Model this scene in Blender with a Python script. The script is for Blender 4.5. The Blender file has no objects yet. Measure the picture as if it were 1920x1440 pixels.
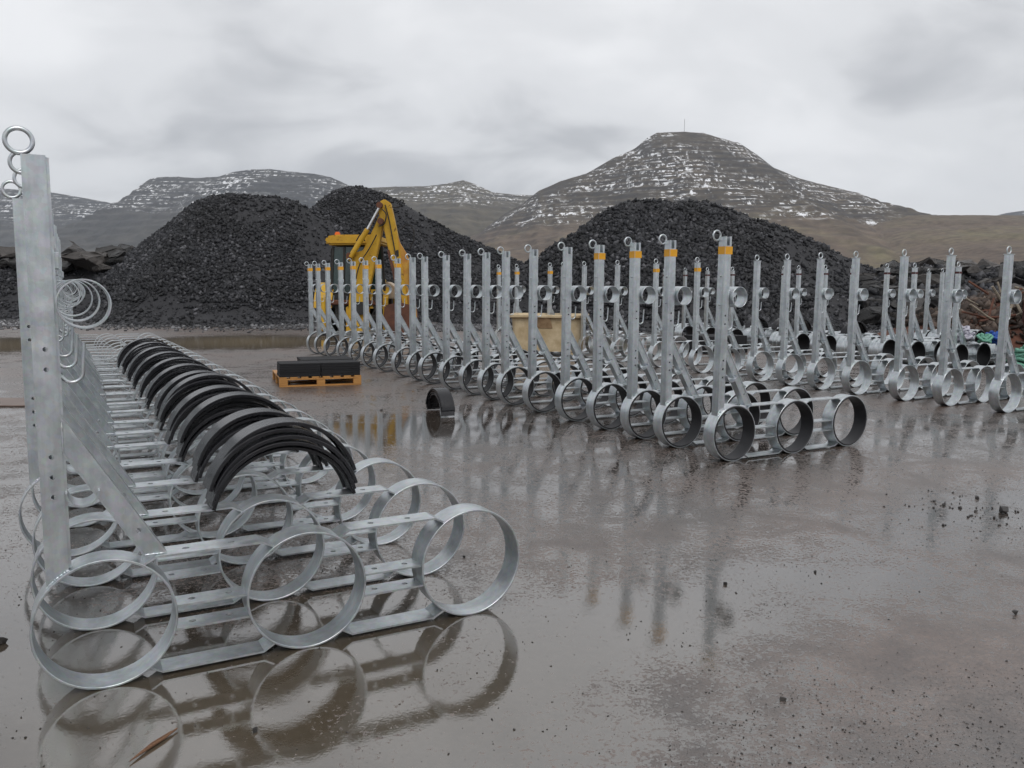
import bpy, math, random
import numpy as np
from mathutils import Matrix, Vector

random.seed(7)
rng = np.random.default_rng(11)
scene = bpy.context.scene
COL = scene.collection
PI = math.pi

# ------------------------------------------------------------------ camera
F_PX, PITCH, ROLL, EYE = 1546.5, 0.118, 0.0088, 1.5
cam_data = bpy.data.cameras.new('camera')
cam_data.sensor_width = 36.0
cam_data.lens = F_PX / 1920.0 * 36.0
cam_data.clip_start = 0.05
cam_data.clip_end = 30000.0
cam = bpy.data.objects.new('camera', cam_data)
COL.objects.link(cam)
_f = Vector((0, math.cos(PITCH), -math.sin(PITCH)))
_u = Vector((0, math.sin(PITCH), math.cos(PITCH)))
_r = Vector((1, 0, 0))
r2 = _r * math.cos(ROLL) + _u * math.sin(ROLL)
u2 = -_r * math.sin(ROLL) + _u * math.cos(ROLL)
cam.matrix_world = Matrix(((r2.x, u2.x, -_f.x, 0), (r2.y, u2.y, -_f.y, 0), (r2.z, u2.z, -_f.z, EYE), (0, 0, 0, 1)))
scene.camera = cam

# ------------------------------------------------------------------ world (overcast)
SUN_ELEV, SUN_ROT = math.radians(50), math.radians(162)
world = bpy.data.worlds.new('World')
scene.world = world
world.use_nodes = True
wn, wl = world.node_tree.nodes, world.node_tree.links
wn.clear()
def W(t, **k):
    n = wn.new(t)
    for a, b in k.items():
        setattr(n, a, b)
    return n
w_out = W('ShaderNodeOutputWorld')
w_bg = W('ShaderNodeBackground')
w_sky = W('ShaderNodeTexSky', sky_type='NISHITA', sun_disc=False)
w_sky.sun_elevation, w_sky.sun_rotation = SUN_ELEV, SUN_ROT
w_dim = W('ShaderNodeVectorMath', operation='SCALE'); w_dim.inputs['Scale'].default_value = 0.06
w_tc = W('ShaderNodeTexCoord')
w_sep = W('ShaderNodeSeparateXYZ')
w_abs = W('ShaderNodeMath', operation='MAXIMUM'); w_abs.inputs[1].default_value = 0.0
w_add = W('ShaderNodeMath', operation='ADD'); w_add.inputs[1].default_value = 0.42
w_dx = W('ShaderNodeMath', operation='DIVIDE')
w_dy = W('ShaderNodeMath', operation='DIVIDE')
w_cmb = W('ShaderNodeCombineXYZ')
w_map = W('ShaderNodeMapping'); w_map.inputs['Location'].default_value = (14.7, 1.1, 0.0); w_map.inputs['Scale'].default_value = (0.75, 1.0, 1.0)
w_n1 = W('ShaderNodeTexNoise'); w_n1.inputs['Scale'].default_value = 1.5; w_n1.inputs['Detail'].default_value = 6; w_n1.inputs['Roughness'].default_value = 0.47; w_n1.inputs['Distortion'].default_value = 0.2
w_n2 = W('ShaderNodeTexNoise'); w_n2.inputs['Scale'].default_value = 4.2; w_n2.inputs['Detail'].default_value = 6; w_n2.inputs['Roughness'].default_value = 0.5; w_n2.inputs['Distortion'].default_value = 0.5
w_mxn = W('ShaderNodeMix', data_type='FLOAT'); w_mxn.inputs['Factor'].default_value = 0.36
w_ramp = W('ShaderNodeValToRGB')
w_ramp.color_ramp.interpolation = 'EASE'
cr = w_ramp.color_ramp.elements
cr[0].position, cr[0].color = 0.37, (0.33, 0.336, 0.35, 1)
cr[1].position, cr[1].color = 0.62, (0.585, 0.588, 0.597, 1)
w_mid = w_ramp.color_ramp.elements.new(0.5); w_mid.color = (0.50, 0.505, 0.516, 1)
w_mix = W('ShaderNodeMix', data_type='RGBA'); w_mix.inputs['Factor'].default_value = 0.94
wl.new(w_tc.outputs['Generated'], w_sep.inputs[0])
wl.new(w_sep.outputs['Z'], w_abs.inputs[0]); wl.new(w_abs.outputs[0], w_add.inputs[0])
wl.new(w_sep.outputs['X'], w_dx.inputs[0]); wl.new(w_add.outputs[0], w_dx.inputs[1])
wl.new(w_sep.outputs['Y'], w_dy.inputs[0]); wl.new(w_add.outputs[0], w_dy.inputs[1])
wl.new(w_dx.outputs[0], w_cmb.inputs[0]); wl.new(w_dy.outputs[0], w_cmb.inputs[1])
wl.new(w_cmb.outputs[0], w_map.inputs['Vector']); wl.new(w_map.outputs[0], w_n1.inputs['Vector'])
wl.new(w_map.outputs[0], w_n2.inputs['Vector']); wl.new(w_n1.outputs['Fac'], w_mxn.inputs['A']); wl.new(w_n2.outputs['Fac'], w_mxn.inputs['B']); wl.new(w_mxn.outputs['Result'], w_ramp.inputs[0])
wl.new(w_sky.outputs[0], w_dim.inputs[0])
wl.new(w_dim.outputs[0], w_mix.inputs['A']); wl.new(w_ramp.outputs[0], w_mix.inputs['B'])
wl.new(w_mix.outputs['Result'], w_bg.inputs['Color'])
w_bg.inputs['Strength'].default_value = 1.0
wl.new(w_bg.outputs[0], w_out.inputs['Surface'])

sun_data = bpy.data.lights.new('sun', 'SUN')
sun_data.energy = 0.75
sun_data.angle = math.radians(32)
sun_data.color = (1.0, 0.97, 0.93)
sun = bpy.data.objects.new('sun', sun_data)
COL.objects.link(sun)
sd = Vector((math.sin(SUN_ROT) * math.cos(SUN_ELEV), math.cos(SUN_ROT) * math.cos(SUN_ELEV), math.sin(SUN_ELEV)))
sun.rotation_euler = (-sd).to_track_quat('-Z', 'Y').to_euler()

vs = scene.view_settings
vs.view_transform = 'Standard'
vs.look = 'None'
vs.gamma = 1.0
vs.exposure = 0.76
vs.use_curve_mapping = False
scene.render.engine = 'CYCLES'
scene.cycles.use_denoising = True
scene.cycles.max_bounces = 6
scene.cycles.diffuse_bounces = 3
scene.cycles.glossy_bounces = 4
scene.cycles.transmission_bounces = 4
scene.cycles.volume_bounces = 0
scene.cycles.caustics_reflective = False
scene.cycles.caustics_refractive = False

# ------------------------------------------------------------------ helpers
def tag(o, label=None, cat=None, group=None, kind=None):
    if label: o['label'] = label
    if cat: o['category'] = cat
    if group: o['group'] = group
    if kind: o['kind'] = kind
    return o

def link(name, me, parent=None, loc=None):
    o = bpy.data.objects.new(name, me)
    COL.objects.link(o)
    if parent is not None: o.parent = parent
    if loc is not None: o.location = loc
    return o

def empty(name, loc=(0, 0, 0), rz=0.0):
    o = bpy.data.objects.new(name, None)
    o.empty_display_size = 0.1
    COL.objects.link(o)
    o.location = loc
    o.rotation_euler = (0, 0, rz)
    return o

def copy_tree(o, parent=None):
    c = o.copy()
    COL.objects.link(c)
    c.parent = parent
    for ch in list(o.children):
        copy_tree(ch, c)
    return c

def np_mesh(name, V, Fq, mat=None, smooth=False, sharp=None):
    """mesh from numpy arrays; Fq is (n,k) with one k"""
    me = bpy.data.meshes.new(name)
    V = np.asarray(V, dtype=np.float32); Fq = np.asarray(Fq, dtype=np.int32)
    n, k = Fq.shape
    me.vertices.add(len(V)); me.vertices.foreach_set('co', V.ravel())
    me.loops.add(n * k); me.loops.foreach_set('vertex_index', Fq.ravel())
    me.polygons.add(n)
    me.polygons.foreach_set('loop_start', np.arange(0, n * k, k, dtype=np.int32))
    me.update(calc_edges=True)
    if smooth:
        me.shade_smooth()
        if sharp: me.set_sharp_from_angle(angle=math.radians(sharp))
    if mat: me.materials.append(mat)
    return me

class MB:
    def __init__(s):
        s.v = []; s.f = []
    def add(s, vs_, fs_, T=None):
        b = len(s.v)
        for p in vs_:
            p = Vector(p)
            s.v.append(tuple(T @ p) if T is not None else tuple(p))
        for f in fs_:
            s.f.append(tuple(b + i for i in f))
    def box(s, x0, x1, y0, y1, z0, z1, T=None):
        s.add([(x0, y0, z0), (x1, y0, z0), (x1, y1, z0), (x0, y1, z0), (x0, y0, z1), (x1, y0, z1), (x1, y1, z1), (x0, y1, z1)],
              [(0, 3, 2, 1), (4, 5, 6, 7), (0, 1, 5, 4), (1, 2, 6, 5), (2, 3, 7, 6), (3, 0, 4, 7)], T)
    def bbox(s, x0, x1, y0, y1, z0, z1, b, T=None):
        """box with chamfered edges"""
        vs_, fs_ = [], []
        X, Y, Z = (x0, x1), (y0, y1), (z0, z1)
        idx = {}
        for i in (0, 1):
            for j in (0, 1):
                for k in (0, 1):
                    sx, sy, sz = (1 - 2 * i), (1 - 2 * j), (1 - 2 * k)
                    idx[i, j, k, 0] = len(vs_); vs_.append((X[i], Y[j] + sy * b, Z[k] + sz * b))
                    idx[i, j, k, 1] = len(vs_); vs_.append((X[i] + sx * b, Y[j], Z[k] + sz * b))
                    idx[i, j, k, 2] = len(vs_); vs_.append((X[i] + sx * b, Y[j] + sy * b, Z[k]))
        for i in (0, 1):
            q = [idx[i, 0, 0, 0], idx[i, 1, 0, 0], idx[i, 1, 1, 0], idx[i, 0, 1, 0]]; fs_.append(q if i else q[::-1])
            q = [idx[0, i, 0, 1], idx[1, i, 0, 1], idx[1, i, 1, 1], idx[0, i, 1, 1]]; fs_.append(q[::-1] if i else q)
            q = [idx[0, 0, i, 2], idx[1, 0, i, 2], idx[1, 1, i, 2], idx[0, 1, i, 2]]; fs_.append(q if i else q[::-1])
            for j in (0, 1):
                fs_.append([idx[i, j, 0, 0], idx[i, j, 1, 0], idx[i, j, 1, 1], idx[i, j, 0, 1]])
                fs_.append([idx[i, 0, j, 0], idx[i, 1, j, 0], idx[i, 1, j, 2], idx[i, 0, j, 2]])
                fs_.append([idx[0, i, j, 1], idx[1, i, j, 1], idx[1, i, j, 2], idx[0, i, j, 2]])
                for k in (0, 1):
                    fs_.append([idx[i, j, k, 0], idx[i, j, k, 1], idx[i, j, k, 2]])
        s.add(vs_, fs_, T)
    def lathe_y(s, prof, cx, cz, seg=48, a0=0.0, a1=2 * PI):
        """closed profile [(r, y)...] swept about an axis parallel to Y"""
        full = abs(a1 - a0 - 2 * PI) < 1e-6
        n = seg if full else seg + 1
        m = len(prof); vs_, fs_ = [], []
        for i in range(n):
            a = a0 + (a1 - a0) * i / seg
            for r, y in prof:
                vs_.append((cx + r * math.cos(a), y, cz + r * math.sin(a)))
        for i in range(seg):
            i2 = (i + 1) % n
            for j in range(m):
                j2 = (j + 1) % m
                fs_.append((i * m + j, i2 * m + j, i2 * m + j2, i * m + j2))
        if not full:
            fs_.append(tuple(range(m))[::-1]); fs_.append(tuple((n - 1) * m + j for j in range(m)))
        s.add(vs_, fs_)
    def tube(s, path, r, seg=8, closed=False, caps=True):
        path = [Vector(p) for p in path]; n = len(path); vs_, fs_ = [], []
        up = Vector((0, 0, 1))
        prev = None
        for i, p in enumerate(path):
            a = path[i - 1] if (i > 0 or closed) else p
            b = path[(i + 1) % n] if (i < n - 1 or closed) else p
            t = (b - a).normalized()
            if prev is None:
                ref = up if abs(t.dot(up)) < 0.9 else Vector((1, 0, 0))
                nn = t.cross(ref).normalized()
            else:
                nn = (prev - t * prev.dot(t)).normalized()
            prev = nn
            bb = t.cross(nn)
            rr = r[i] if isinstance(r, (list, tuple)) else r
            for k in range(seg):
                an = 2 * PI * k / seg
                vs_.append(p + nn * (rr * math.cos(an)) + bb * (rr * math.sin(an)))
        for i in range(n if closed else n - 1):
            i2 = (i + 1) % n
            for k in range(seg):
                k2 = (k + 1) % seg
                fs_.append((i * seg + k, i2 * seg + k, i2 * seg + k2, i * seg + k2))
        if not closed and caps:
            fs_.append(tuple(range(seg))[::-1]); fs_.append(tuple((n - 1) * seg + k for k in range(seg)))
        s.add(vs_, fs_)
    def plate(s, u0, u1, w0, w1, t, holes, fn, hs=12):
        """flat plate in (u,w), thickness t along -n; holes [(u,w,r)] apart along u; fn(u,w,d) -> xyz"""
        us = [u0]; cells = []
        for (hu, hw, hr) in sorted(holes):
            a, b = hu - hr * 1.8, hu + hr * 1.8
            if a > us[-1] + 1e-5: cells.append((us[-1], a, None))
            cells.append((a, b, (hu, hw, hr))); us.append(b)
        if u1 > us[-1] + 1e-5: cells.append((us[-1], u1, None))
        vs_, fs_ = [], []
        def V(u, w):
            i = len(vs_); vs_.append(fn(u, w, 0)); vs_.append(fn(u, w, t)); return i
        for a, b, hole in cells:
            if hole is None:
                q = [V(a, w0), V(b, w0), V(b, w1), V(a, w1)]
                fs_.append(q); fs_.append([i + 1 for i in q][::-1])
                fs_.append([q[0] + 1, q[1] + 1, q[1], q[0]]); fs_.append([q[3], q[2], q[2] + 1, q[3] + 1])
            else:
                hu, hw, hr = hole; ring_, outer = [], []
                for k in range(hs):
                    an = 2 * PI * (k + 0.5) / hs
                    c_, s_ = math.cos(an), math.sin(an)
                    ring_.append(V(hu + hr * c_, hw + hr * s_))
                    m = max(abs(c_), abs(s_)); pu, pw = c_ / m, s_ / m
                    ou = b if pu > 0.999 else a if pu < -0.999 else hu + pu * (b - hu)
                    ow = w1 if pw > 0.999 else w0 if pw < -0.999 else (hw + pw * ((w1 - hw) if pw > 0 else (hw - w0)))
                    outer.append((ou, ow, abs(pu) > 0.999, abs(pw) > 0.999, pu, pw))
                oi = [V(o[0], o[1]) for o in outer]
                for k in range(hs):
                    k2 = (k + 1) % hs
                    A, B = outer[k], outer[k2]
                    face = [ring_[k], oi[k]]
                    if A[2] != B[2]:
                        cu = b if (A[4] if A[2] else B[4]) > 0 else a
                        cw = w1 if (A[5] if A[3] else B[5]) > 0 else w0
                        face.append(V(cu, cw))
                    face += [oi[k2], ring_[k2]]
                    fs_.append(face); fs_.append([i + 1 for i in face][::-1])
                    fs_.append([ring_[k], ring_[k2], ring_[k2] + 1, ring_[k] + 1])
                e = [V(a, w0), V(b, w0), V(b, w1), V(a, w1)]
                fs_.append([e[0] + 1, e[1] + 1, e[1], e[0]]); fs_.append([e[3], e[2], e[2] + 1, e[3] + 1])
        e = [V(u0, w0), V(u0, w1), V(u1, w0), V(u1, w1)]
        fs_.append([e[0], e[1], e[1] + 1, e[0] + 1]); fs_.append([e[3], e[2], e[2] + 1, e[3] + 1])
        s.add(vs_, fs_)
    def mesh(s, name, mat, sharp=None):
        me = bpy.data.meshes.new(name)
        me.from_pydata(s.v, [], s.f)
        me.update()
        if sharp:
            me.shade_smooth(); me.set_sharp_from_angle(angle=math.radians(sharp))
        me.materials.append(mat)
        return me
    def obj(s, name, mat, parent=None, sharp=None):
        return link(name, s.mesh(name, mat, sharp), parent)

def hash2(ix, iy, seed):
    n = (ix.astype(np.int64) * 374761393 + iy.astype(np.int64) * 668265263 + seed * 1274126177) & 0xffffffff
    n = ((n ^ (n >> 13)) * 1274126177) & 0xffffffff
    n = n ^ (n >> 16)
    return (n & 0xffff) / 65535.0
def vnoise(x, y, seed=0):
    x = np.asarray(x, float); y = np.asarray(y, float)
    ix, iy = np.floor(x), np.floor(y); fx, fy = x - ix, y - iy
    fx = fx * fx * (3 - 2 * fx); fy = fy * fy * (3 - 2 * fy)
    a, b = hash2(ix, iy, seed), hash2(ix + 1, iy, seed)
    c, d = hash2(ix, iy + 1, seed), hash2(ix + 1, iy + 1, seed)
    return (a * (1 - fx) + b * fx) * (1 - fy) + (c * (1 - fx) + d * fx) * fy
def fbm(x, y, seed=0, oct=5, gain=0.5):
    s, a, t = 0.0, 1.0, 0.0
    for i in range(oct):
        s = s + a * vnoise(x * 2 ** i, y * 2 ** i, seed + i * 17); t += a; a *= gain
    return s / t
def smooth(a, b, x):
    t = np.clip((x - a) / (b - a), 0, 1); return t * t * (3 - 2 * t)

def px_to_world(px, py, Y):
    u, v = (px - 960) / F_PX, (720 - py) / F_PX
    d = _f + r2 * u + u2 * v
    return d.x * Y / d.y, EYE + d.z * Y / d.y

ORD = 'first second third fourth fifth sixth seventh eighth ninth tenth eleventh twelfth thirteenth fourteenth fifteenth sixteenth seventeenth eighteenth nineteenth twentieth twenty-first twenty-second twenty-third twenty-fourth twenty-fifth twenty-sixth'.split()

# ------------------------------------------------------------------ materials
def new_mat(name):
    m = bpy.data.materials.new(name); m.use_nodes = True
    nt = m.node_tree
    return m, nt.nodes, nt.links, nt.nodes['Principled BSDF']
def N(nodes, t, ins=None, **k):
    n = nodes.new(t)
    for a, b in k.items(): setattr(n, a, b)
    for a, b in (ins or {}).items(): n.inputs[a].default_value = b
    return n
def ramp(nodes, stops, interp='LINEAR'):
    n = nodes.new('ShaderNodeValToRGB'); n.color_ramp.interpolation = interp
    e = n.color_ramp.elements
    while len(e) < len(stops): e.new(0.5)
    for i, (p, c) in enumerate(stops):
        e[i].position = p; e[i].color = (*c, 1) if len(c) == 3 else c
    return n

def mat_noisy(name, c0, c1, scale=8, rough=(0.4, 0.6), metallic=0.0, bump=0.0, bscale=40, detail=5, coat=0.0, stretch=None, rnd=0.0):
    m, n, l, p = new_mat(name)
    tc = N(n, 'ShaderNodeTexCoord')
    src = tc.outputs['Object']
    if stretch:
        mp = N(n, 'ShaderNodeMapping', {'Scale': stretch}); l.new(src, mp.inputs[0]); src = mp.outputs[0]
    nz = N(n, 'ShaderNodeTexNoise', {'Scale': scale, 'Detail': detail, 'Roughness': 0.6}); l.new(src, nz.inputs['Vector'])
    if rnd:
        oi = N(n, 'ShaderNodeObjectInfo'); ml = N(n, 'ShaderNodeVectorMath', operation='SCALE'); ad = N(n, 'ShaderNodeVectorMath', operation='ADD')
        l.new(oi.outputs['Random'], ml.inputs['Scale']); ml.inputs[0].default_value = (37, 19, 53)
        l.new(src, ad.inputs[0]); l.new(ml.outputs[0], ad.inputs[1]); l.new(ad.outputs[0], nz.inputs['Vector'])
    rp = ramp(n, [(0.3, c0), (0.7, c1)]); l.new(nz.outputs['Fac'], rp.inputs[0])
    l.new(rp.outputs[0], p.inputs['Base Color'])
    mr = N(n, 'ShaderNodeMapRange', {'To Min': rough[0], 'To Max': rough[1]}); l.new(nz.outputs['Fac'], mr.inputs['Value']); l.new(mr.outputs[0], p.inputs['Roughness'])
    p.inputs['Metallic'].default_value = metallic
    p.inputs['Coat Weight'].default_value = coat
    p.inputs['Coat Roughness'].default_value = 0.12
    if bump:
        nb = N(n, 'ShaderNodeTexNoise', {'Scale': bscale, 'Detail': 6}); l.new(src, nb.inputs['Vector'])
        bp = N(n, 'ShaderNodeBump', {'Strength': bump, 'Distance': 0.02}); l.new(nb.outputs['Fac'], bp.inputs['Height']); l.new(bp.outputs[0], p.inputs['Normal'])
    return m

def make_galv():
    m, n, l, p = new_mat('galvanized_steel')
    tc = N(n, 'ShaderNodeTexCoord'); oi = N(n, 'ShaderNodeObjectInfo')
    sc_ = N(n, 'ShaderNodeVectorMath', operation='SCALE'); sc_.inputs[0].default_value = (31, 47, 13)
    ad = N(n, 'ShaderNodeVectorMath', operation='ADD')
    l.new(oi.outputs['Random'], sc_.inputs['Scale']); l.new(tc.outputs['Object'], ad.inputs[0]); l.new(sc_.outputs[0], ad.inputs[1])
    n1 = N(n, 'ShaderNodeTexNoise', {'Scale': 9, 'Detail': 5, 'Roughness': 0.6, 'Distortion': 0.6}); l.new(ad.outputs[0], n1.inputs['Vector'])
    vo = N(n, 'ShaderNodeTexVoronoi', {'Scale': 55}); l.new(ad.outputs[0], vo.inputs['Vector'])
    n2 = N(n, 'ShaderNodeTexNoise', {'Scale': 70, 'Detail': 4}); l.new(ad.outputs[0], n2.inputs['Vector'])
    r1 = ramp(n, [(0.28, (0.44, 0.49, 0.515)), (0.5, (0.55, 0.60, 0.625)), (0.72, (0.68, 0.725, 0.745))]); l.new(n1.outputs['Fac'], r1.inputs[0])
    mx = N(n, 'ShaderNodeMix', {'Factor': 0.07}, data_type='RGBA'); l.new(r1.outputs[0], mx.inputs['A']); l.new(vo.outputs['Color'], mx.inputs['B'])
    mpz = N(n, 'ShaderNodeMapping', {'Scale': (22, 22, 2.2)}); l.new(ad.outputs[0], mpz.inputs[0])
    n3 = N(n, 'ShaderNodeTexNoise', {'Scale': 1.0, 'Detail': 5, 'Roughness': 0.65}); l.new(mpz.outputs[0], n3.inputs['Vector'])
    rs_ = ramp(n, [(0.3, (0.80, 0.81, 0.82)), (0.6, (1.0, 1.0, 1.0)), (0.8, (1.10, 1.10, 1.10))]); l.new(n3.outputs['Fac'], rs_.inputs[0])
    ms_ = N(n, 'ShaderNodeMix', {'Factor': 1.0}, data_type='RGBA', blend_type='MULTIPLY'); l.new(mx.outputs['Result'], ms_.inputs['A']); l.new(rs_.outputs[0], ms_.inputs['B'])
    # desaturated spangle
    hs = N(n, 'ShaderNodeHueSaturation', {'Saturation': 0.75}); l.new(ms_.outputs['Result'], hs.inputs['Color'])
    # sparse dull stains
    st = ramp(n, [(0.70, (0, 0, 0)), (0.86, (0.5, 0.5, 0.5))]); l.new(n2.outputs['Fac'], st.inputs[0])
    mx2 = N(n, 'ShaderNodeMix', data_type='RGBA'); mx2.inputs['B'].default_value = (0.36, 0.365, 0.35, 1)
    l.new(st.outputs[0], mx2.inputs['Factor']); l.new(hs.outputs[0], mx2.inputs['A'])
    l.new(mx2.outputs['Result'], p.inputs['Base Color'])
    mr = N(n, 'ShaderNodeMapRange', {'To Min': 0.26, 'To Max': 0.46}); l.new(n1.outputs['Fac'], mr.inputs['Value']); l.new(mr.outputs[0], p.inputs['Roughness'])
    p.inputs['Metallic'].default_value = 0.94
    bp = N(n, 'ShaderNodeBump', {'Strength': 0.12, 'Distance': 0.004}); l.new(n2.outputs['Fac'], bp.inputs['Height']); l.new(bp.outputs[0], p.inputs['Normal'])
    return m

GALV = make_galv()
RUBBER = mat_noisy('black_rubber', (0.009, 0.009, 0.011), (0.020, 0.020, 0.024), 14, (0.42, 0.62), bump=0.08, bscale=120, rnd=1)
SHELLM = mat_noisy('black_plastic_wet', (0.006, 0.006, 0.008), (0.013, 0.013, 0.016), 9, (0.17, 0.34), bump=0.05, bscale=70, rnd=1)
TAPE_Y = mat_noisy('yellow_tape', (0.72, 0.33, 0.012), (0.80, 0.40, 0.02), 20, (0.35, 0.5))
TAPE_R = mat_noisy('dark_red_tape', (0.05, 0.008, 0.01), (0.09, 0.014, 0.016), 20, (0.4, 0.6))
def make_yellow():
    m, n, l, p = new_mat('worn_yellow_paint')
    tc = N(n, 'ShaderNodeTexCoord')
    n1 = N(n, 'ShaderNodeTexNoise', {'Scale': 1.6, 'Detail': 6, 'Roughness': 0.6}); l.new(tc.outputs['Object'], n1.inputs['Vector'])
    n2 = N(n, 'ShaderNodeTexNoise', {'Scale': 7, 'Detail': 8, 'Roughness': 0.72}); l.new(tc.outputs['Object'], n2.inputs['Vector'])
    r1 = ramp(n, [(0.3, (0.46, 0.25, 0.012)), (0.7, (0.62, 0.38, 0.025))]); l.new(n1.outputs['Fac'], r1.inputs[0])
    r2_ = ramp(n, [(0.57, (0, 0, 0)), (0.66, (1, 1, 1))]); l.new(n2.outputs['Fac'], r2_.inputs[0])
    mx = N(n, 'ShaderNodeMix', data_type='RGBA'); mx.inputs['B'].default_value = (0.13, 0.055, 0.02, 1)
    l.new(r2_.outputs[0], mx.inputs['Factor']); l.new(r1.outputs[0], mx.inputs['A']); l.new(mx.outputs['Result'], p.inputs['Base Color'])
    mr = N(n, 'ShaderNodeMapRange', {'To Min': 0.35, 'To Max': 0.75}); l.new(n2.outputs['Fac'], mr.inputs['Value']); l.new(mr.outputs[0], p.inputs['Roughness'])
    bp = N(n, 'ShaderNodeBump', {'Strength': 0.15, 'Distance': 0.01}); l.new(n2.outputs['Fac'], bp.inputs['Height']); l.new(bp.outputs[0], p.inputs['Normal'])
    return m
YPAINT = make_yellow()
RUST = mat_noisy('rusty_steel', (0.06, 0.022, 0.014), (0.15, 0.06, 0.035), 4, (0.7, 0.9), bump=0.3, bscale=15)
RUSTY_Y = mat_noisy('rust_stained_paint', (0.42, 0.18, 0.03), (0.58, 0.34, 0.05), 4, (0.5, 0.75), bump=0.1)
BLACKM = mat_noisy('black_machine_paint', (0.012, 0.012, 0.012), (0.03, 0.028, 0.026), 6, (0.5, 0.8))
CHROME = mat_noisy('piston_chrome', (0.6, 0.6, 0.6), (0.75, 0.75, 0.75), 10, (0.15, 0.3), metallic=1.0)
TYRE = mat_noisy('tyre_rubber', (0.014, 0.014, 0.014), (0.035, 0.033, 0.03), 12, (0.7, 0.9), bump=0.2)
ORANGE = mat_noisy('orange_lens', (0.75, 0.12, 0.01), (0.85, 0.2, 0.02), 12, (0.15, 0.25))
CREAM = mat_noisy('cream_plastic', (0.42, 0.31, 0.17), (0.68, 0.56, 0.37), 4.5, (0.45, 0.65), bump=0.08, bscale=30, detail=8)
PINE = mat_noisy('wet_pine', (0.38, 0.17, 0.045), (0.56, 0.29, 0.085), 6, (0.4, 0.6), bump=0.15, bscale=30, stretch=(1, 8, 8), rnd=1)
FOAM = mat_noisy('black_foam', (0.006, 0.0065, 0.008), (0.012, 0.0125, 0.015), 30, (0.7, 0.95), bump=0.2, bscale=160)
WOODM = mat_noisy('split_wood', (0.10, 0.045, 0.022), (0.24, 0.125, 0.065), 20, (0.5, 0.7), bump=0.3, bscale=60, stretch=(1, 12, 12))
BLUE = mat_noisy('blue_rope', (0.01, 0.05, 0.26), (0.02, 0.10, 0.42), 30, (0.5, 0.7), bump=0.4, bscale=60)
GREENN = mat_noisy('green_net', (0.10, 0.30, 0.22), (0.22, 0.48, 0.36), 30, (0.6, 0.8), bump=0.5, bscale=70)
WHITER = mat_noisy('pale_net', (0.40, 0.40, 0.48), (0.58, 0.56, 0.62), 30, (0.6, 0.8), bump=0.4, bscale=60)
DRIFT = mat_noisy('grey_driftwood', (0.16, 0.13, 0.10), (0.32, 0.28, 0.22), 10, (0.7, 0.9), bump=0.2)

def make_glass():
    m, n, l, p = new_mat('cab_glass')
    p.inputs['Base Color'].default_value = (0.02, 0.045, 0.045, 1)
    p.inputs['Roughness'].default_value = 0.05
    p.inputs['IOR'].default_value = 1.6
    return m
GLASS = make_glass()

def make_stone(name, dark, light, tint, rough=(0.38, 0.7)):
    m, n, l, p = new_mat(name)
    g = N(n, 'ShaderNodeNewGeometry')
    tc = N(n, 'ShaderNodeTexCoord')
    nz = N(n, 'ShaderNodeTexNoise', {'Scale': 7, 'Detail': 6, 'Roughness': 0.65}); l.new(tc.outputs['Object'], nz.inputs['Vector'])
    r1 = ramp(n, [(0.0, dark), (0.75, light), (0.97, tint), (1.0, tuple(min(1, c * 1.7) for c in tint))])
    l.new(g.outputs['Random Per Island'], r1.inputs[0])
    mr = N(n, 'ShaderNodeMapRange', {'From Min': 0.25, 'From Max': 0.75, 'To Min': 0.55, 'To Max': 1.4}); l.new(nz.outputs['Fac'], mr.inputs['Value'])
    mu = N(n, 'ShaderNodeVectorMath', operation='SCALE'); l.new(r1.outputs[0], mu.inputs[0]); l.new(mr.outputs[0], mu.inputs['Scale'])
    nl = N(n, 'ShaderNodeTexNoise', {'Scale': 0.32, 'Detail': 4, 'Roughness': 0.6, 'Distortion': 0.8}); l.new(tc.outputs['Object'], nl.inputs['Vector'])
    ml2 = N(n, 'ShaderNodeMapRange', {'From Min': 0.3, 'From Max': 0.7, 'To Min': 0.55, 'To Max': 1.5}); l.new(nl.outputs['Fac'], ml2.inputs['Value'])
    mu3 = N(n, 'ShaderNodeVectorMath', operation='SCALE'); l.new(mu.outputs[0], mu3.inputs[0]); l.new(ml2.outputs[0], mu3.inputs['Scale'])
    l.new(mu3.outputs[0], p.inputs['Base Color'])
    m2 = N(n, 'ShaderNodeMapRange', {'To Min': rough[0], 'To Max': rough[1]}); l.new(nz.outputs['Fac'], m2.inputs['Value']); l.new(m2.outputs[0], p.inputs['Roughness'])
    p.inputs['Specular IOR Level'].default_value = 0.38
    bp = N(n, 'ShaderNodeBump', {'Strength': 0.5, 'Distance': 0.05}); l.new(nz.outputs['Fac'], bp.inputs['Height']); l.new(bp.outputs[0], p.inputs['Normal'])
    return m
GRAVEL = make_stone('dark_basalt_gravel', (0.006, 0.0065, 0.008), (0.024, 0.025, 0.030), (0.075, 0.075, 0.082))
FINES = mat_noisy('gravel_fines', (0.010, 0.010, 0.012), (0.025, 0.025, 0.029), 3, (0.6, 0.85), bump=0.6, bscale=14, detail=8)
BOULDER = make_stone('wet_basalt_boulder', (0.020, 0.020, 0.021), (0.047, 0.045, 0.044), (0.068, 0.061, 0.057), (0.35, 0.65))
BROWNROCK = make_stone('brown_rubble', (0.035, 0.026, 0.022), (0.085, 0.06, 0.048), (0.13, 0.10, 0.08), (0.6, 0.9))
PEBBLE = make_stone('yard_pebble', (0.012, 0.011, 0.010), (0.05, 0.045, 0.042), (0.10, 0.09, 0.085), (0.25, 0.5))

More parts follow.
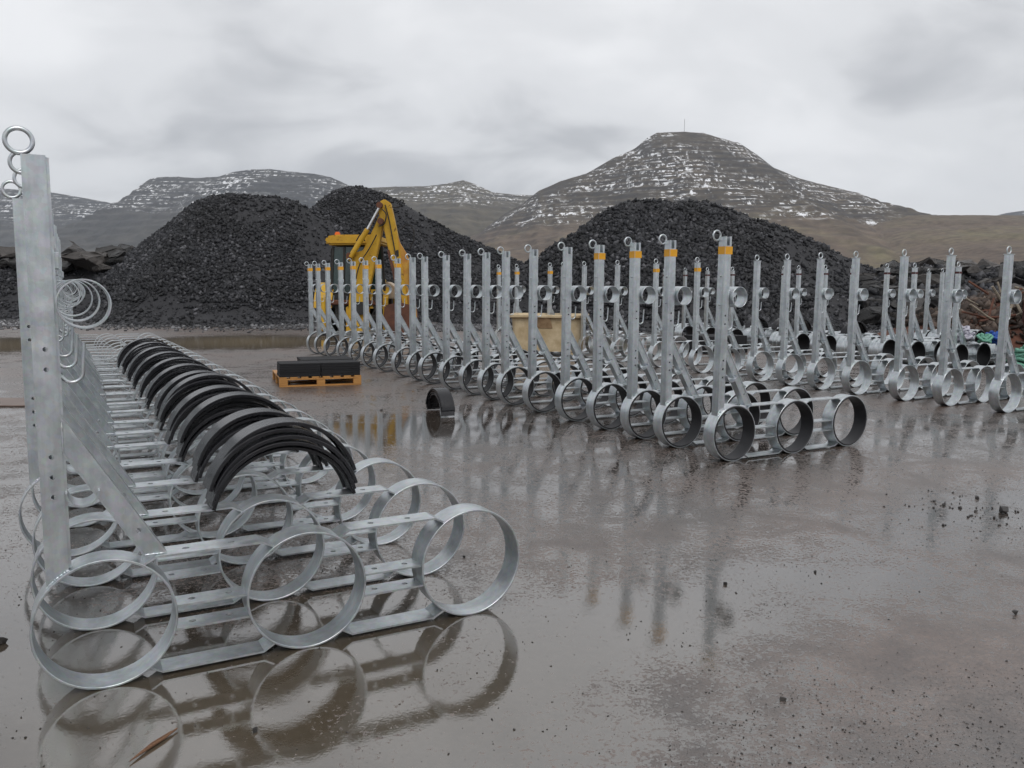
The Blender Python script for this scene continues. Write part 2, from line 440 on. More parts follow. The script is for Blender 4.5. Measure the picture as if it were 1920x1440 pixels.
# ------------------------------------------------------------------ ground
PUD = [  # cx, cy, rx, ry, rot, depth, mud
    (-0.75, 2.8, 1.5, 0.95, 0.35, 0.145, 0.45),
    (-0.55, 3.8, 1.2, 0.7, 0.5, 0.06, 0.3),
    (-2.3, 3.2, 0.8, 1.4, 0.2, 0.10, 0.1),
    (-3.4, 6.0, 1.6, 3.0, 0.4, 0.07, 0.1),
    (1.5, 4.1, 1.3, 0.5, 0.35, 0.13, 0.0),
    (0.45, 3.5, 0.7, 0.35, 0.5, 0.10, 0.1),
    (-0.2, 5.9, 1.2, 0.7, 0.5, 0.05, 0.0),
    (-1.65, 8.5, 1.6, 1.0, 0.5, 0.18, 0.0),
    (0.3, 9.0, 1.2, 0.6, 0.5, 0.04, 0.0),
    (3.5, 5.6, 1.3, 0.5, 0.4, 0.13, 0.0),
    (3.6, 8.2, 2.0, 0.9, 0.5, 0.06, 0.0),
    (1.5, 5.8, 1.0, 0.4, 0.5, 0.05, 0.0),
    (-7.0, 21.6, 2.3, 2.4, 0.15, 0.45, 2.0),
    (-13.6, 19.0, 3.4, 2.6, 0.3, 0.45, 2.0),
    (2.5, 13.0, 3.0, 3.5, 0.5, 0.05, 0.0),
]
gx = np.concatenate([np.array([-6000, -3000, -1500, -700, -350, -180, -100, -60, -42]), np.linspace(-32, -12, 60), np.linspace(-11.8, 11.8, 250), np.linspace(12, 32, 60), np.array([42, 60, 100, 180, 350, 700, 1500, 3000, 6000])])
gy = [-6000, -2500, -1000, -400, -150, -60, -25, -10, -4, -1, 0.4]
while gy[-1] < 34: gy.append(gy[-1] + max(0.055, 0.017 * gy[-1]))
gy = np.array(gy + [38, 44, 55, 75, 110, 180, 300, 500, 900, 1600, 3000, 6000])
GX, GY = np.meshgrid(gx, gy)
wet = np.full(GX.shape, 0.452); mud = np.zeros(GX.shape)
for cx, cy, rx, ry, ro, am, mu in PUD:
    dx, dy = GX - cx, GY - cy
    a = (dx * math.cos(ro) + dy * math.sin(ro)) / rx; b = (-dx * math.sin(ro) + dy * math.cos(ro)) / ry
    d2 = a * a + b * b
    wet = wet + am * np.exp(-d2 ** 1.3 * 0.9)
    mud = np.maximum(mud, mu * np.exp(-d2 * 0.8))
wet = wet + 0.16 * (fbm(GX * 0.55, GY * 0.55, 3, 4) - 0.5) * (np.abs(GX) < 60)
wet = wet - 0.075 * np.exp(-(((GX - 2.3) / 1.5) ** 2 + ((GY - 2.9) / 0.75) ** 2)) - 0.06 * smooth(14, 20, GY)
nyv, nxv = GX.shape
GZ = np.zeros_like(GX)
V = np.stack([GX, GY, GZ], -1).reshape(-1, 3)
ii = np.arange(nyv * nxv).reshape(nyv, nxv)
Fq = np.stack([ii[:-1, :-1], ii[:-1, 1:], ii[1:, 1:], ii[1:, :-1]], -1).reshape(-1, 4)

def make_ground():
    m, n, l, p = new_mat('wet_yard_ground')
    tc = N(n, 'ShaderNodeTexCoord')
    P = tc.outputs['Object']
    aw = N(n, 'ShaderNodeAttribute', attribute_name='wet'); am = N(n, 'ShaderNodeAttribute', attribute_name='mud')
    n1 = N(n, 'ShaderNodeTexNoise', {'Scale': 2.6, 'Detail': 8, 'Roughness': 0.62, 'Distortion': 0.5}); l.new(P, n1.inputs['Vector'])
    n2 = N(n, 'ShaderNodeTexNoise', {'Scale': 26, 'Detail': 5, 'Roughness': 0.65}); l.new(P, n2.inputs['Vector'])
    n3 = N(n, 'ShaderNodeTexNoise', {'Scale': 0.7, 'Detail': 5, 'Roughness': 0.6}); l.new(P, n3.inputs['Vector'])
    n4 = N(n, 'ShaderNodeTexNoise', {'Scale': 110, 'Detail': 4, 'Roughness': 0.7}); l.new(P, n4.inputs['Vector'])
    vo = N(n, 'ShaderNodeTexVoronoi', {'Scale': 75, 'Randomness': 1.0}); l.new(P, vo.inputs['Vector'])
    def math_(op, a, b=None, clamp=False):
        k = N(n, 'ShaderNodeMath', operation=op, use_clamp=clamp)
        for i, v in enumerate((a, b)):
            if v is None: continue
            if isinstance(v, (int, float)): k.inputs[i].default_value = v
            else: l.new(v, k.inputs[i])
        return k.outputs[0]
    n5 = N(n, 'ShaderNodeTexNoise', {'Scale': 58, 'Detail': 3, 'Roughness': 0.6}); l.new(P, n5.inputs['Vector'])
    grain = math_('ADD', math_('MULTIPLY', n4.outputs['Fac'], 0.30), math_('ADD', math_('MULTIPLY', n5.outputs['Fac'], 0.40), math_('MULTIPLY', n2.outputs['Fac'], 0.40)))
    s = math_('ADD', aw.outputs['Fac'], math_('MULTIPLY', math_('SUBTRACT', n1.outputs['Fac'], 0.5), 0.44))
    depth = s
    s = math_('ADD', s, math_('MULTIPLY', math_('SUBTRACT', grain, 0.55), -1.25))
    wm = N(n, 'ShaderNodeMapRange', {'From Min': 0.46, 'From Max': 0.53}, interpolation_type='SMOOTHSTEP'); l.new(s, wm.inputs['Value'])
    water = wm.outputs[0]
    fm = N(n, 'ShaderNodeMapRange', {'From Min': 0.48, 'From Max': 0.58}, interpolation_type='SMOOTHSTEP'); l.new(depth, fm.inputs['Value'])
    film = fm.outputs[0]
    # colours
    c1 = ramp(n, [(0.25, (0.050, 0.041, 0.037)), (0.5, (0.085, 0.071, 0.064)), (0.78, (0.135, 0.114, 0.104))]); l.new(n1.outputs['Fac'], c1.inputs[0])
    c2 = ramp(n, [(0.30, (0.25, 0.25, 0.25)), (0.5, (1, 1, 1)), (0.72, (1.9, 1.85, 1.8))]); l.new(grain, c2.inputs[0])
    mu = N(n, 'ShaderNodeMix', {'Factor': 1.0}, data_type='RGBA', blend_type='MULTIPLY'); l.new(c1.outputs[0], mu.inputs['A']); l.new(c2.outputs[0], mu.inputs['B'])
    c3 = ramp(n, [(0.4, (1, 1, 1)), (0.68, (1.25, 1.02, 0.9))]); l.new(n3.outputs['Fac'], c3.inputs[0])
    mu2 = N(n, 'ShaderNodeMix', {'Factor': 1.0}, data_type='RGBA', blend_type='MULTIPLY'); l.new(mu.outputs['Result'], mu2.inputs['A']); l.new(c3.outputs[0], mu2.inputs['B'])
    bot = ramp(n, [(0.3, (0.030, 0.025, 0.021)), (0.7, (0.062, 0.051, 0.043))]); l.new(n2.outputs['Fac'], bot.inputs[0])
    mudc = N(n, 'ShaderNodeMix', data_type='RGBA'); mudc.inputs['B'].default_value = (0.27, 0.215, 0.135, 1)
    mf = math_('MULTIPLY', am.outputs['Fac'], 0.5, True); l.new(mf, mudc.inputs['Factor']); l.new(bot.outputs[0], mudc.inputs['A'])
    cm = N(n, 'ShaderNodeMix', data_type='RGBA'); l.new(water, cm.inputs['Factor']); l.new(mu2.outputs['Result'], cm.inputs['A']); l.new(mudc.outputs['Result'], cm.inputs['B'])
    l.new(cm.outputs['Result'], p.inputs['Base Color'])
    # roughness: wet grains -> thin film -> standing water
    ra = N(n, 'ShaderNodeMapRange', {'To Min': 0.09, 'To Max': 0.025}); l.new(film, ra.inputs['Value'])
    rb = N(n, 'ShaderNodeMix', {'A': 0.34}, data_type='FLOAT'); l.new(water, rb.inputs['Factor']); l.new(ra.outputs[0], rb.inputs['B'])
    l.new(rb.outputs['Result'], p.inputs['Roughness'])
    io = N(n, 'ShaderNodeMapRange', {'To Min': 1.95, 'To Max': 2.75}); l.new(water, io.inputs['Value']); l.new(io.outputs[0], p.inputs['IOR'])
    # relief
    hgt = math_('ADD', math_('MULTIPLY', n2.outputs['Fac'], 0.9), math_('ADD', math_('MULTIPLY', n4.outputs['Fac'], 0.35), math_('MULTIPLY', vo.outputs['Distance'], -0.25)))
    b1 = N(n, 'ShaderNodeBump', {'Distance': 0.012}); l.new(hgt, b1.inputs['Height'])
    st = N(n, 'ShaderNodeMix', {'A': 0.6, 'B': 0.02}, data_type='FLOAT'); l.new(water, st.inputs['Factor']); l.new(st.outputs['Result'], b1.inputs['Strength'])
    rp_ = N(n, 'ShaderNodeTexNoise', {'Scale': 11, 'Detail': 3, 'Roughness': 0.5}); l.new(P, rp_.inputs['Vector'])
    b2 = N(n, 'ShaderNodeBump', {'Strength': 0.035, 'Distance': 0.01}); l.new(rp_.outputs['Fac'], b2.inputs['Height']); l.new(b1.outputs[0], b2.inputs['Normal'])
    l.new(b2.outputs[0], p.inputs['Normal'])
    return m
gme = np_mesh('ground', V, Fq, make_ground())
for nm, arr in (('wet', wet), ('mud', mud)):
    at = gme.attributes.new(nm, 'FLOAT', 'POINT'); at.data.foreach_set('value', arr.astype(np.float32).ravel())
ground = link('ground', gme)
tag(ground, 'wet dark yard surface with brown puddles', kind='structure')

# ------------------------------------------------------------------ stones as one mesh
CUBE_V = np.array([(-1, -1, -1), (1, -1, -1), (1, 1, -1), (-1, 1, -1), (-1, -1, 1), (1, -1, 1), (1, 1, 1), (-1, 1, 1)], float)
CUBE_F = np.array([(0, 3, 2, 1), (4, 5, 6, 7), (0, 1, 5, 4), (1, 2, 6, 5), (2, 3, 7, 6), (3, 0, 4, 7)])
def stones_mesh(name, pts, sizes, mat, flat=(0.45, 1.0), seed=5):
    r = np.random.default_rng(seed); n = len(pts)
    v = CUBE_V[None] * (0.62 + 0.38 * r.random((n, 8, 3)))
    v[:, 4:, :2] *= (0.45 + 0.5 * r.random((n, 1, 1)))
    v = v * np.stack([1.0 + 0.5 * r.random(n), 0.65 + 0.4 * r.random(n), flat[0] + (flat[1] - flat[0]) * r.random(n)], -1)[:, None, :] * 0.5
    q = r.normal(size=(n, 4)); q /= np.linalg.norm(q, axis=1, keepdims=True)
    w, x, y, z = q.T
    Rm = np.stack([1 - 2 * (y * y + z * z), 2 * (x * y - z * w), 2 * (x * z + y * w), 2 * (x * y + z * w), 1 - 2 * (x * x + z * z), 2 * (y * z - x * w), 2 * (x * z - y * w), 2 * (y * z + x * w), 1 - 2 * (x * x + y * y)], -1).reshape(n, 3, 3)
    v = np.einsum('nij,nkj->nki', Rm, v) * sizes[:, None, None] + pts[:, None, :]
    f = CUBE_F[None] + (np.arange(n) * 8)[:, None, None]
    return np_mesh(name, v.reshape(-1, 3), f.reshape(-1, 4), mat)

# ------------------------------------------------------------------ gravel heaps
def heap(name, label, sil, yr, slope, back, x0, x1, seed, nst, smin, smax, xtra=0.0):
    """ridge along x with a height profile, loose gravel falling away to front and back"""
    xs = np.linspace(x0, x1, 150); ys = np.linspace(yr - 13, yr + 9, 110)
    sx, sz = np.array(sil).T
    def hf(X, Y):
        base = np.interp(X, sx, sz)
        base = base + 0.18 * (fbm(X * 0.6, Y * 0 + seed, seed, 4) - 0.5)
        wob = 1.6 * (fbm(X * 0.16, X * 0 + 3.3, seed + 5, 3) - 0.5)
        d = Y - (yr + wob)
        fall = np.sqrt(d * d + 0.5) - 0.7
        z = base - np.where(d < 0, slope, back) * np.maximum(fall, 0)
        z = z + 0.5 * (fbm(X * 0.35, Y * 0.35, seed + 9, 4) - 0.5) * smooth(0.0, 2.0, np.abs(d)) + 0.10 * (fbm(X * 2.2, Y * 2.2, seed + 2, 3) - 0.5)
        # the foot runs out flat
        return np.where(z < 0.8, 0.8 * np.exp(np.clip((z - 0.8) / 0.8, -6, 0)) - 0.06, z)
    X, Y = np.meshgrid(xs, ys)
    Z = hf(X, Y)
    ii = np.arange(X.size).reshape(X.shape)
    Fq = np.stack([ii[:-1, :-1], ii[:-1, 1:], ii[1:, 1:], ii[1:, :-1]], -1).reshape(-1, 4)
    root = link(name, np_mesh(name, np.stack([X, Y, Z], -1).reshape(-1, 3), Fq, FINES, True))
    tag(root, label, 'gravel heap')
    r = np.random.default_rng(seed)
    px = x0 + (x1 - x0) * r.random(nst * 3); py = yr - 12.5 + 14.5 * r.random(nst * 3)
    pz = hf(px, py)
    dens = fbm(px * 0.3, py * 0.3, seed + 31, 3)
    keep = (pz > 0.02) & (r.random(len(px)) < 0.12 + 1.3 * smooth(0.36, 0.58, dens))
    px, py, pz = px[keep][:nst], py[keep][:nst], pz[keep][:nst]
    size = smin + (smax - smin) * r.random(len(px)) ** 3.2
    size = size * (1 + xtra * smooth(x1 - 9, x1 - 2, px))
    st = link('loose_stones', stones_mesh('loose_stones', np.stack([px, py, pz + size * 0.12], -1), size, GRAVEL, seed=seed), root)
    tag(st, kind='stuff')
    return root, hf
h1, hf1 = heap('gravel_heap', 'long dark gravel heap at left behind the puddle, lower flat top', [(-40, 2.2), (-30, 2.7), (-21, 2.35), (-18.6, 2.3), (-17.2, 2.9), (-15.6, 4.1), (-14.4, 5.05), (-13.4, 5.45), (-12.0, 5.5), (-11.4, 5.42), (-10.6, 5.38), (-9.7, 5.15), (-8.6, 4.6), (-6.5, 3.2), (-3, 1.0), (0, 0)], 38, 0.76, 0.7, -38, -2, 21, 80000, 0.035, 0.19)
h2, hf2 = heap('gravel_heap', 'peaked dark gravel heap behind the yellow backhoe', [(-13, 3.0), (-11, 4.6), (-9.9, 5.35), (-9.3, 5.85), (-8.6, 6.2), (-7.6, 6.28), (-6.6, 6.05), (-5.6, 5.55), (-4.4, 4.85), (-2.6, 3.95), (-1.0, 3.25), (0.6, 2.6), (3, 1.8), (6, 0.8), (9, 0)], 41.5, 0.76, 0.7, -12, 6, 55, 36000, 0.035, 0.18)
h3, hf3 = heap('gravel_heap', 'dark gravel heap below the snowy mountain at right', [(-3, 0.6), (-0.5, 1.9), (1.4, 3.0), (2.6, 3.8), (3.8, 4.6), (4.9, 5.1), (5.8, 5.22), (7.0, 5.18), (8.0, 5.2), (9.0, 4.95), (10.2, 4.5), (11.4, 4.15), (12.6, 3.75), (13.6, 3.3), (14.6, 2.75), (16, 2.2), (19, 1.6), (24, 1.2), (28, 0.6)], 36.5, 0.72, 0.7, -3, 24, 91, 56000, 0.045, 0.23, 0.7)
heaps = [hf1, hf2, hf3]
# coarse rubble strip along the foot of the heaps
r_ = np.random.default_rng(77)
nf = 22000
fx = -30 + 52 * r_.random(nf); fy = 25.0 + 6.8 * r_.random(nf) ** 0.6
ok = r_.random(nf) < 0.1 + smooth(25.2, 29.5, fy + 1.5 * (fbm(fx * 0.4, fy * 0.4, 61, 3) - 0.5))
fx, fy = fx[ok], fy[ok]
foot = link('scattered_gravel', stones_mesh('scattered_gravel', np.stack([fx, fy, np.full(len(fx), 0.02)], -1), 0.03 + 0.11 * r_.random(len(fx)) ** 2.5, make_stone('pale_gravel', (0.04, 0.04, 0.043), (0.13, 0.13, 0.137), (0.24, 0.24, 0.25)), seed=8))
tag(foot, 'grey gravel strewn along the foot of the heaps', 'gravel', kind='stuff')

# ------------------------------------------------------------------ boulders
import bmesh
def boulder_mesh(name, seed, mat, flat=0.6, sub=True):
    r = np.random.default_rng(seed)
    bm = bmesh.new()
    pts = r.uniform(-1, 1, size=(16, 3)); pts /= np.maximum(np.abs(pts).max(1, keepdims=True), 0.5)
    pts *= 0.7 + 0.3 * r.random((16, 1)); pts *= np.array([1.0, 0.75, flat])
    for p in pts: bm.verts.new(p)
    bmesh.ops.convex_hull(bm, input=bm.verts)
    bmesh.ops.delete(bm, geom=[v for v in bm.verts if not v.link_faces], context='VERTS')
    bmesh.ops.bevel(bm, geom=list(bm.edges), offset=0.03, segments=1, affect='EDGES', profile=0.6)
    bmesh.ops.triangulate(bm, faces=bm.faces)
    if sub:
        bmesh.ops.subdivide_edges(bm, edges=[e for e in bm.edges if e.calc_length() > 0.3], cuts=2, use_grid_fill=True)
        bmesh.ops.triangulate(bm, faces=bm.faces)
        for v in bm.verts: v.co += Vector(r.normal(0, 0.022, 3)) * Vector((1, 1, 0.8)).length / 1.6
    bmesh.ops.recalc_face_normals(bm, faces=bm.faces)
    me = bpy.data.meshes.new(name); bm.to_mesh(me); bm.free()
    me.materials.append(mat)
    return me
BM_ = [boulder_mesh('boulder', 100 + i, BOULDER, 0.36 + 0.06 * (i % 5)) for i in range(10)]
def boulder(loc, s, i, rot, label, group):
    o = link('boulder', BM_[i % 10], None, loc)
    o.scale = (s, s, s); o.rotation_euler = rot
    tag(o, label, 'boulder', group)
    return o
# left pile, by the left heap
LB = [(128, 452, 37.6, 0.9, 0), (172, 474, 36.9, 1.35, 1), (152, 446, 38.0, 1.15, 2), (205, 462, 37.6, 1.05, 3), (232, 452, 38.2, 0.95, 4), (188, 447, 38.4, 0.9, 5),
      (120, 478, 37.0, 0.8, 6), (96, 455, 37.5, 0.9, 7), (52, 446, 37.6, 0.85, 8), (18, 440, 37.8, 0.9, 9), (-20, 444, 37.6, 0.9, 3), (252, 447, 38.6, 0.75, 2), (215, 482, 36.9, 0.6, 8)]
LB += [(140, 466, 37.2, 0.8, 5), (190, 488, 36.6, 0.7, 1), (164, 458, 37.7, 0.8, 6), (222, 470, 37.2, 0.7, 0), (108, 466, 37.2, 0.7, 4), (75, 462, 37.2, 0.8, 1), (38, 455, 37.2, 0.75, 6), (5, 455, 37.2, 0.8, 0)]
for k, (px, py, Y, s, i) in enumerate(LB):
    s *= 0.78 if k != 1 else 0.9
    x, z = px_to_world(px, py, Y)
    z = min(z, float(hf1(np.array([x]), np.array([Y]))[0]) + 0.42 * s)
    if k == 1:
        lab = 'large brownish slab-like boulder leaning at the front of the left boulder pile'
    else:
        lab = f'dark angular boulder, {ORD[k]} of the pile at the left end of the long gravel heap'
    boulder((x, Y, z), s, i, (0.3 * math.sin(k * 3.1), 0.4 * math.cos(k * 1.7), k * 1.3), lab, 'boulders by the left heap')
# right bank
bx = np.linspace(14.0, 46, 70); by = np.linspace(28, 46, 30)
BX, BY = np.meshgrid(bx, by)
def bank(X, Y):
    top = np.interp(X, [13, 15, 17, 19, 23, 34, 46], [0.6, 1.9, 2.5, 2.45, 2.3, 2.3, 2.2]) + 0.3 * (fbm(X * 0.5, Y * 0.2, 4, 3) - 0.5)
    return np.minimum(top, np.maximum(-0.05, (Y - 30.0) * 0.5)) * smooth(0, 1, (46.5 - Y) / 3)
BZ = bank(BX, BY)
ii = np.arange(BX.size).reshape(BX.shape)
Fq = np.stack([ii[:-1, :-1], ii[:-1, 1:], ii[1:, 1:], ii[1:, :-1]], -1).reshape(-1, 4)
tag(link('rock_bank', np_mesh('rock_bank', np.stack([BX, BY, BZ], -1).reshape(-1, 3), Fq, FINES, True)), 'dark earth bank under the boulders at right', kind='structure')
r_ = np.random.default_rng(5)
k = 0
for row in range(8):
    y = 30.9 + row * 0.85
    x = 13.4 + 0.5 * (row % 2); k = 0
    while x < 28.5:
        s = 0.38 + 0.42 * r_.random()
        z = float(bank(np.array([x]), np.array([y]))[0])
        boulder((x, y + 0.3 * r_.random(), z + 0.1 * s), s, int(r_.integers(10)), tuple(r_.normal(0, 0.22, 2)) + (6.28 * r_.random(),),
                f'{"large" if s > 0.66 else "dark"} boulder, {ORD[min(k, 25)]} from the left in the {ORD[row]} course up of the right rock bank', 'boulders of the right rock bank')
        x += s * (1.15 + 0.45 * r_.random()); k += 1

nb = 5000
qx = 13.6 + 16 * r_.random(nb); qy = 30.0 + 8 * r_.random(nb)
tag(link('bank_stones', stones_mesh('bank_stones', np.stack([qx, qy, bank(qx, qy) + 0.03], -1), 0.08 + 0.3 * r_.random(nb) ** 2.5, GRAVEL, seed=31)), 'small dark stones between the boulders of the right bank', 'stones', kind='stuff')

# ------------------------------------------------------------------ mountains
def make_mountain_mat(name, grass, grass2, rock, snow_amt, zlo, zhi, sc=1.0, low=None):
    m, n, l, p = new_mat(name)
    g = N(n, 'ShaderNodeNewGeometry')
    sp = N(n, 'ShaderNodeSeparateXYZ'); l.new(g.outputs['Position'], sp.inputs[0])
    sn = N(n, 'ShaderNodeSeparateXYZ'); l.new(g.outputs['Normal'], sn.inputs[0])
    def math_(op, a, b=None, clamp=False):
        k = N(n, 'ShaderNodeMath', operation=op, use_clamp=clamp)
        for i, v in enumerate((a, b)):
            if v is None: continue
            if isinstance(v, (int, float)): k.inputs[i].default_value = v
            else: l.new(v, k.inputs[i])
        return k.outputs[0]
    def noise(scale, detail=6, rough=0.6, seedv=(0, 0, 0)):
        mp = N(n, 'ShaderNodeMapping', {'Scale': scale, 'Location': seedv}); l.new(g.outputs['Position'], mp.inputs[0])
        k = N(n, 'ShaderNodeTexNoise', {'Scale': 1.0, 'Detail': detail, 'Roughness': rough}); l.new(mp.outputs[0], k.inputs['Vector'])
        return k.outputs['Fac']
    big = noise((0.004 / sc, 0.004 / sc, 0.008 / sc))
    fine = noise((0.02 / sc, 0.02 / sc, 0.05 / sc), 8)
    lay = noise((0.006 / sc, 0.006 / sc, 0.15 / sc), 4, 0.6, (5, 2, 9))       # flat-lying lava beds
    blob = noise((0.075 / sc, 0.03 / sc, 0.05 / sc), 5, 0.7, (1, 8, 3))
    gul = noise((0.045 / sc, 0.008 / sc, 0.006 / sc), 5, 0.65, (7, 3, 1))          # gullies running down
    cg = ramp(n, [(0.3, grass), (0.7, grass2)]); l.new(big, cg.inputs[0])
    cf = ramp(n, [(0.25, (0.45, 0.45, 0.45)), (0.75, (1.45, 1.45, 1.45))]); l.new(fine, cf.inputs[0])
    mg = N(n, 'ShaderNodeMix', {'Factor': 1.0}, data_type='RGBA', blend_type='MULTIPLY'); l.new(cg.outputs[0], mg.inputs['A']); l.new(cf.outputs[0], mg.inputs['B'])
    gsrc = mg.outputs['Result']
    if low:
        cl_ = ramp(n, [(0.28, low[0]), (0.5, low[1]), (0.72, low[2])]); l.new(noise((0.006, 0.003, 0.012), 9, 0.72, (2, 2, 2)), cl_.inputs[0])
        ml_ = N(n, 'ShaderNodeMix', {'Factor': 1.0}, data_type='RGBA', blend_type='MULTIPLY'); l.new(cl_.outputs[0], ml_.inputs['A']); l.new(cf.outputs[0], ml_.inputs['B'])
        lm_ = N(n, 'ShaderNodeMapRange', {'From Min': 240, 'From Max': 130}, interpolation_type='SMOOTHSTEP'); l.new(math_('ADD', sp.outputs['Z'], math_('MULTIPLY', math_('SUBTRACT', big, 0.5), 160)), lm_.inputs['Value'])
        mm_ = N(n, 'ShaderNodeMix', data_type='RGBA'); l.new(lm_.outputs[0], mm_.inputs['Factor']); l.new(gsrc, mm_.inputs['A']); l.new(ml_.outputs['Result'], mm_.inputs['B'])
        gsrc = mm_.outputs['Result']
    # rock on steep faces and along beds
    steep = N(n, 'ShaderNodeMapRange', {'From Min': 0.93, 'From Max': 0.72}, interpolation_type='SMOOTHSTEP'); l.new(sn.outputs['Z'], steep.inputs['Value'])
    bedm = N(n, 'ShaderNodeMapRange', {'From Min': 0.50, 'From Max': 0.60}, interpolation_type='SMOOTHSTEP'); l.new(lay, bedm.inputs['Value'])
    hi = N(n, 'ShaderNodeMapRange', {'From Min': zlo * 0.6, 'From Max': zlo * 1.3}, interpolation_type='SMOOTHSTEP'); l.new(sp.outputs['Z'], hi.inputs['Value'])
    rk = math_('MULTIPLY', math_('MAXIMUM', math_('MULTIPLY', steep.outputs[0], 0.75), math_('MULTIPLY', bedm.outputs[0], 0.8)), math_('ADD', math_('MULTIPLY', hi.outputs[0], 0.8), 0.2), True)
    mr = N(n, 'ShaderNodeMix', data_type='RGBA'); mr.inputs['B'].default_value = (*rock, 1)
    l.new(rk, mr.inputs['Factor']); l.new(gsrc, mr.inputs['A'])
    # snow: on ledges between beds, in gullies, only above the snow line
    ledge = N(n, 'ShaderNodeMapRange', {'From Min': 0.50, 'From Max': 0.42}, interpolation_type='SMOOTHSTEP'); l.new(lay, ledge.inputs['Value'])
    bl = N(n, 'ShaderNodeMapRange', {'From Min': 0.505, 'From Max': 0.55}, interpolation_type='SMOOTHSTEP'); l.new(blob, bl.inputs['Value'])
    gl = N(n, 'ShaderNodeMapRange', {'From Min': 0.57, 'From Max': 0.63}, interpolation_type='SMOOTHSTEP'); l.new(gul, gl.inputs['Value'])
    area = N(n, 'ShaderNodeMapRange', {'From Min': 0.40, 'From Max': 0.53}, interpolation_type='SMOOTHSTEP'); l.new(big, area.inputs['Value'])
    sl = N(n, 'ShaderNodeMapRange', {'From Min': zlo, 'From Max': zlo * 1.15 + 5}, interpolation_type='SMOOTHSTEP'); l.new(math_('ADD', sp.outputs['Z'], math_('MULTIPLY', math_('SUBTRACT', big, 0.5), 180)), sl.inputs['Value'])
    sm = math_('MAXIMUM', math_('MULTIPLY', math_('MULTIPLY', ledge.outputs[0], bl.outputs[0]), math_('ADD', math_('MULTIPLY', area.outputs[0], 0.95), 0.05)), math_('MULTIPLY', math_('MULTIPLY', gl.outputs[0], bl.outputs[0]), area.outputs[0]))
    sm = math_('MULTIPLY', math_('MULTIPLY', sm, sl.outputs[0]), min(1.0, snow_amt), True)
    ms = N(n, 'ShaderNodeMix', data_type='RGBA'); ms.inputs['B'].default_value = (0.86, 0.87, 0.89, 1)
    l.new(sm, ms.inputs['Factor']); l.new(mr.outputs['Result'], ms.inputs['A'])
    l.new(ms.outputs['Result'], p.inputs['Base Color'])
    p.inputs['Roughness'].default_value = 0.95
    p.inputs['Specular IOR Level'].default_value = 0.15
    bp = N(n, 'ShaderNodeBump', {'Strength': 0.7, 'Distance': 8.0 * sc}); l.new(fine, bp.inputs['Height']); l.new(bp.outputs[0], p.inputs['Normal'])
    return m


def mountain(name, label, sil, yr, yf, mat, seed, power=1.5, terr=30.0, terr_amt=0.6, rough=14.0, nx=320, ny=170, lean=0.0):
    pts = [px_to_world(px, py, yr) for px, py in sil]
    sx, sz = np.array(pts).T
    xs = np.linspace(sx[0], sx[-1], nx)
    v = np.concatenate([np.linspace(-0.25, 0, 12)[:-1], np.linspace(0, 1, ny) ** 1.25])
    X, Vv = np.meshgrid(xs, v)
    Y = yr + (yf - yr) * Vv
    Hr = np.interp(X, sx, sz)
    vv = np.abs(Vv)
    g = (1 - np.clip(vv, 0, 1)) ** power
    amp = smooth(0.0, 0.25, vv) * smooth(0, 60, Hr * g)
    Z = Hr * g
    Z = Z + rough * 2.2 * (fbm(X / 260, Y / 420, seed, 5) - 0.5) * amp + rough * 1.3 * (fbm(X / 70, Y / 500, seed + 3, 4) - 0.5) * amp + 2.5 * (fbm(X / 25, Y / 25, seed + 8, 3) - 0.5)
    ph = Z / terr + 0.8 * (fbm(X / 500, Y / 500, seed + 20, 2) - 0.5)
    fr = ph - np.floor(ph)
    Zt = (np.floor(ph) + smooth(0.25, 0.75, fr) - 0.8 * (fbm(X / 500, Y / 500, seed + 20, 2) - 0.5)) * terr
    Z = Z + (Zt - Z) * terr_amt * smooth(0.03, 0.15, vv) * smooth(40, 120, Z)
    Z = np.maximum(Z, -0.5)
    ii = np.arange(X.size).reshape(X.shape)
    Fq = np.stack([ii[:-1, :-1], ii[1:, :-1], ii[1:, 1:], ii[:-1, 1:]], -1).reshape(-1, 4)
    o = link(name, np_mesh(name, np.stack([X, Y, Z], -1).reshape(-1, 3), Fq, mat, True))
    tag(o, label, kind='structure')
    return o
MOOR = ((0.105, 0.078, 0.062), (0.15, 0.115, 0.085), (0.175, 0.155, 0.085))
M_MAIN = make_mountain_mat('snow_streaked_mountain', (0.066, 0.055, 0.040), (0.115, 0.092, 0.064), (0.050, 0.047, 0.046), 1.0, 170, 560, 1.0, MOOR)
M_FAR = make_mountain_mat('far_mountain', (0.055, 0.055, 0.054), (0.085, 0.080, 0.070), (0.040, 0.041, 0.045), 0.95, 330, 900, 1.6)
M_MID = make_mountain_mat('moor_mountain', (0.085, 0.074, 0.055), (0.125, 0.108, 0.075), (0.058, 0.054, 0.052), 1.0, 330, 700, 1.3)
M_MOOR = make_mountain_mat('brown_moor', (0.11, 0.085, 0.065), (0.15, 0.125, 0.08), (0.10, 0.08, 0.066), 0.0, 900, 1200, 0.4, MOOR)
mountain('mountain', 'flat topped snow streaked mountain with a mast', [(820, 470), (900, 436), (940, 405), (985, 378), (1010, 358), (1050, 340), (1100, 325), (1150, 296), (1190, 279), (1215, 258), (1232, 249), (1285, 247), (1318, 249), (1355, 260), (1385, 268), (1420, 290), (1450, 314), (1500, 335), (1560, 350), (1610, 362), (1645, 378), (1690, 386), (1722, 401), (1800, 405), (2000, 425), (2200, 470)], 3000, 1500, M_MAIN, 3, 1.25, 24, 0.40, 30, 460, 260)
mountain('moorland_slope', 'brown moorland slope below the mountain at right', [(1080, 560), (1200, 545), (1350, 520), (1480, 480), (1600, 430), (1700, 405), (1800, 403), (1920, 404), (2100, 405), (2400, 410), (2600, 470)], 2300, 900, M_MOOR, 17, 1.15, 30, 0.3, 10, 300, 120)
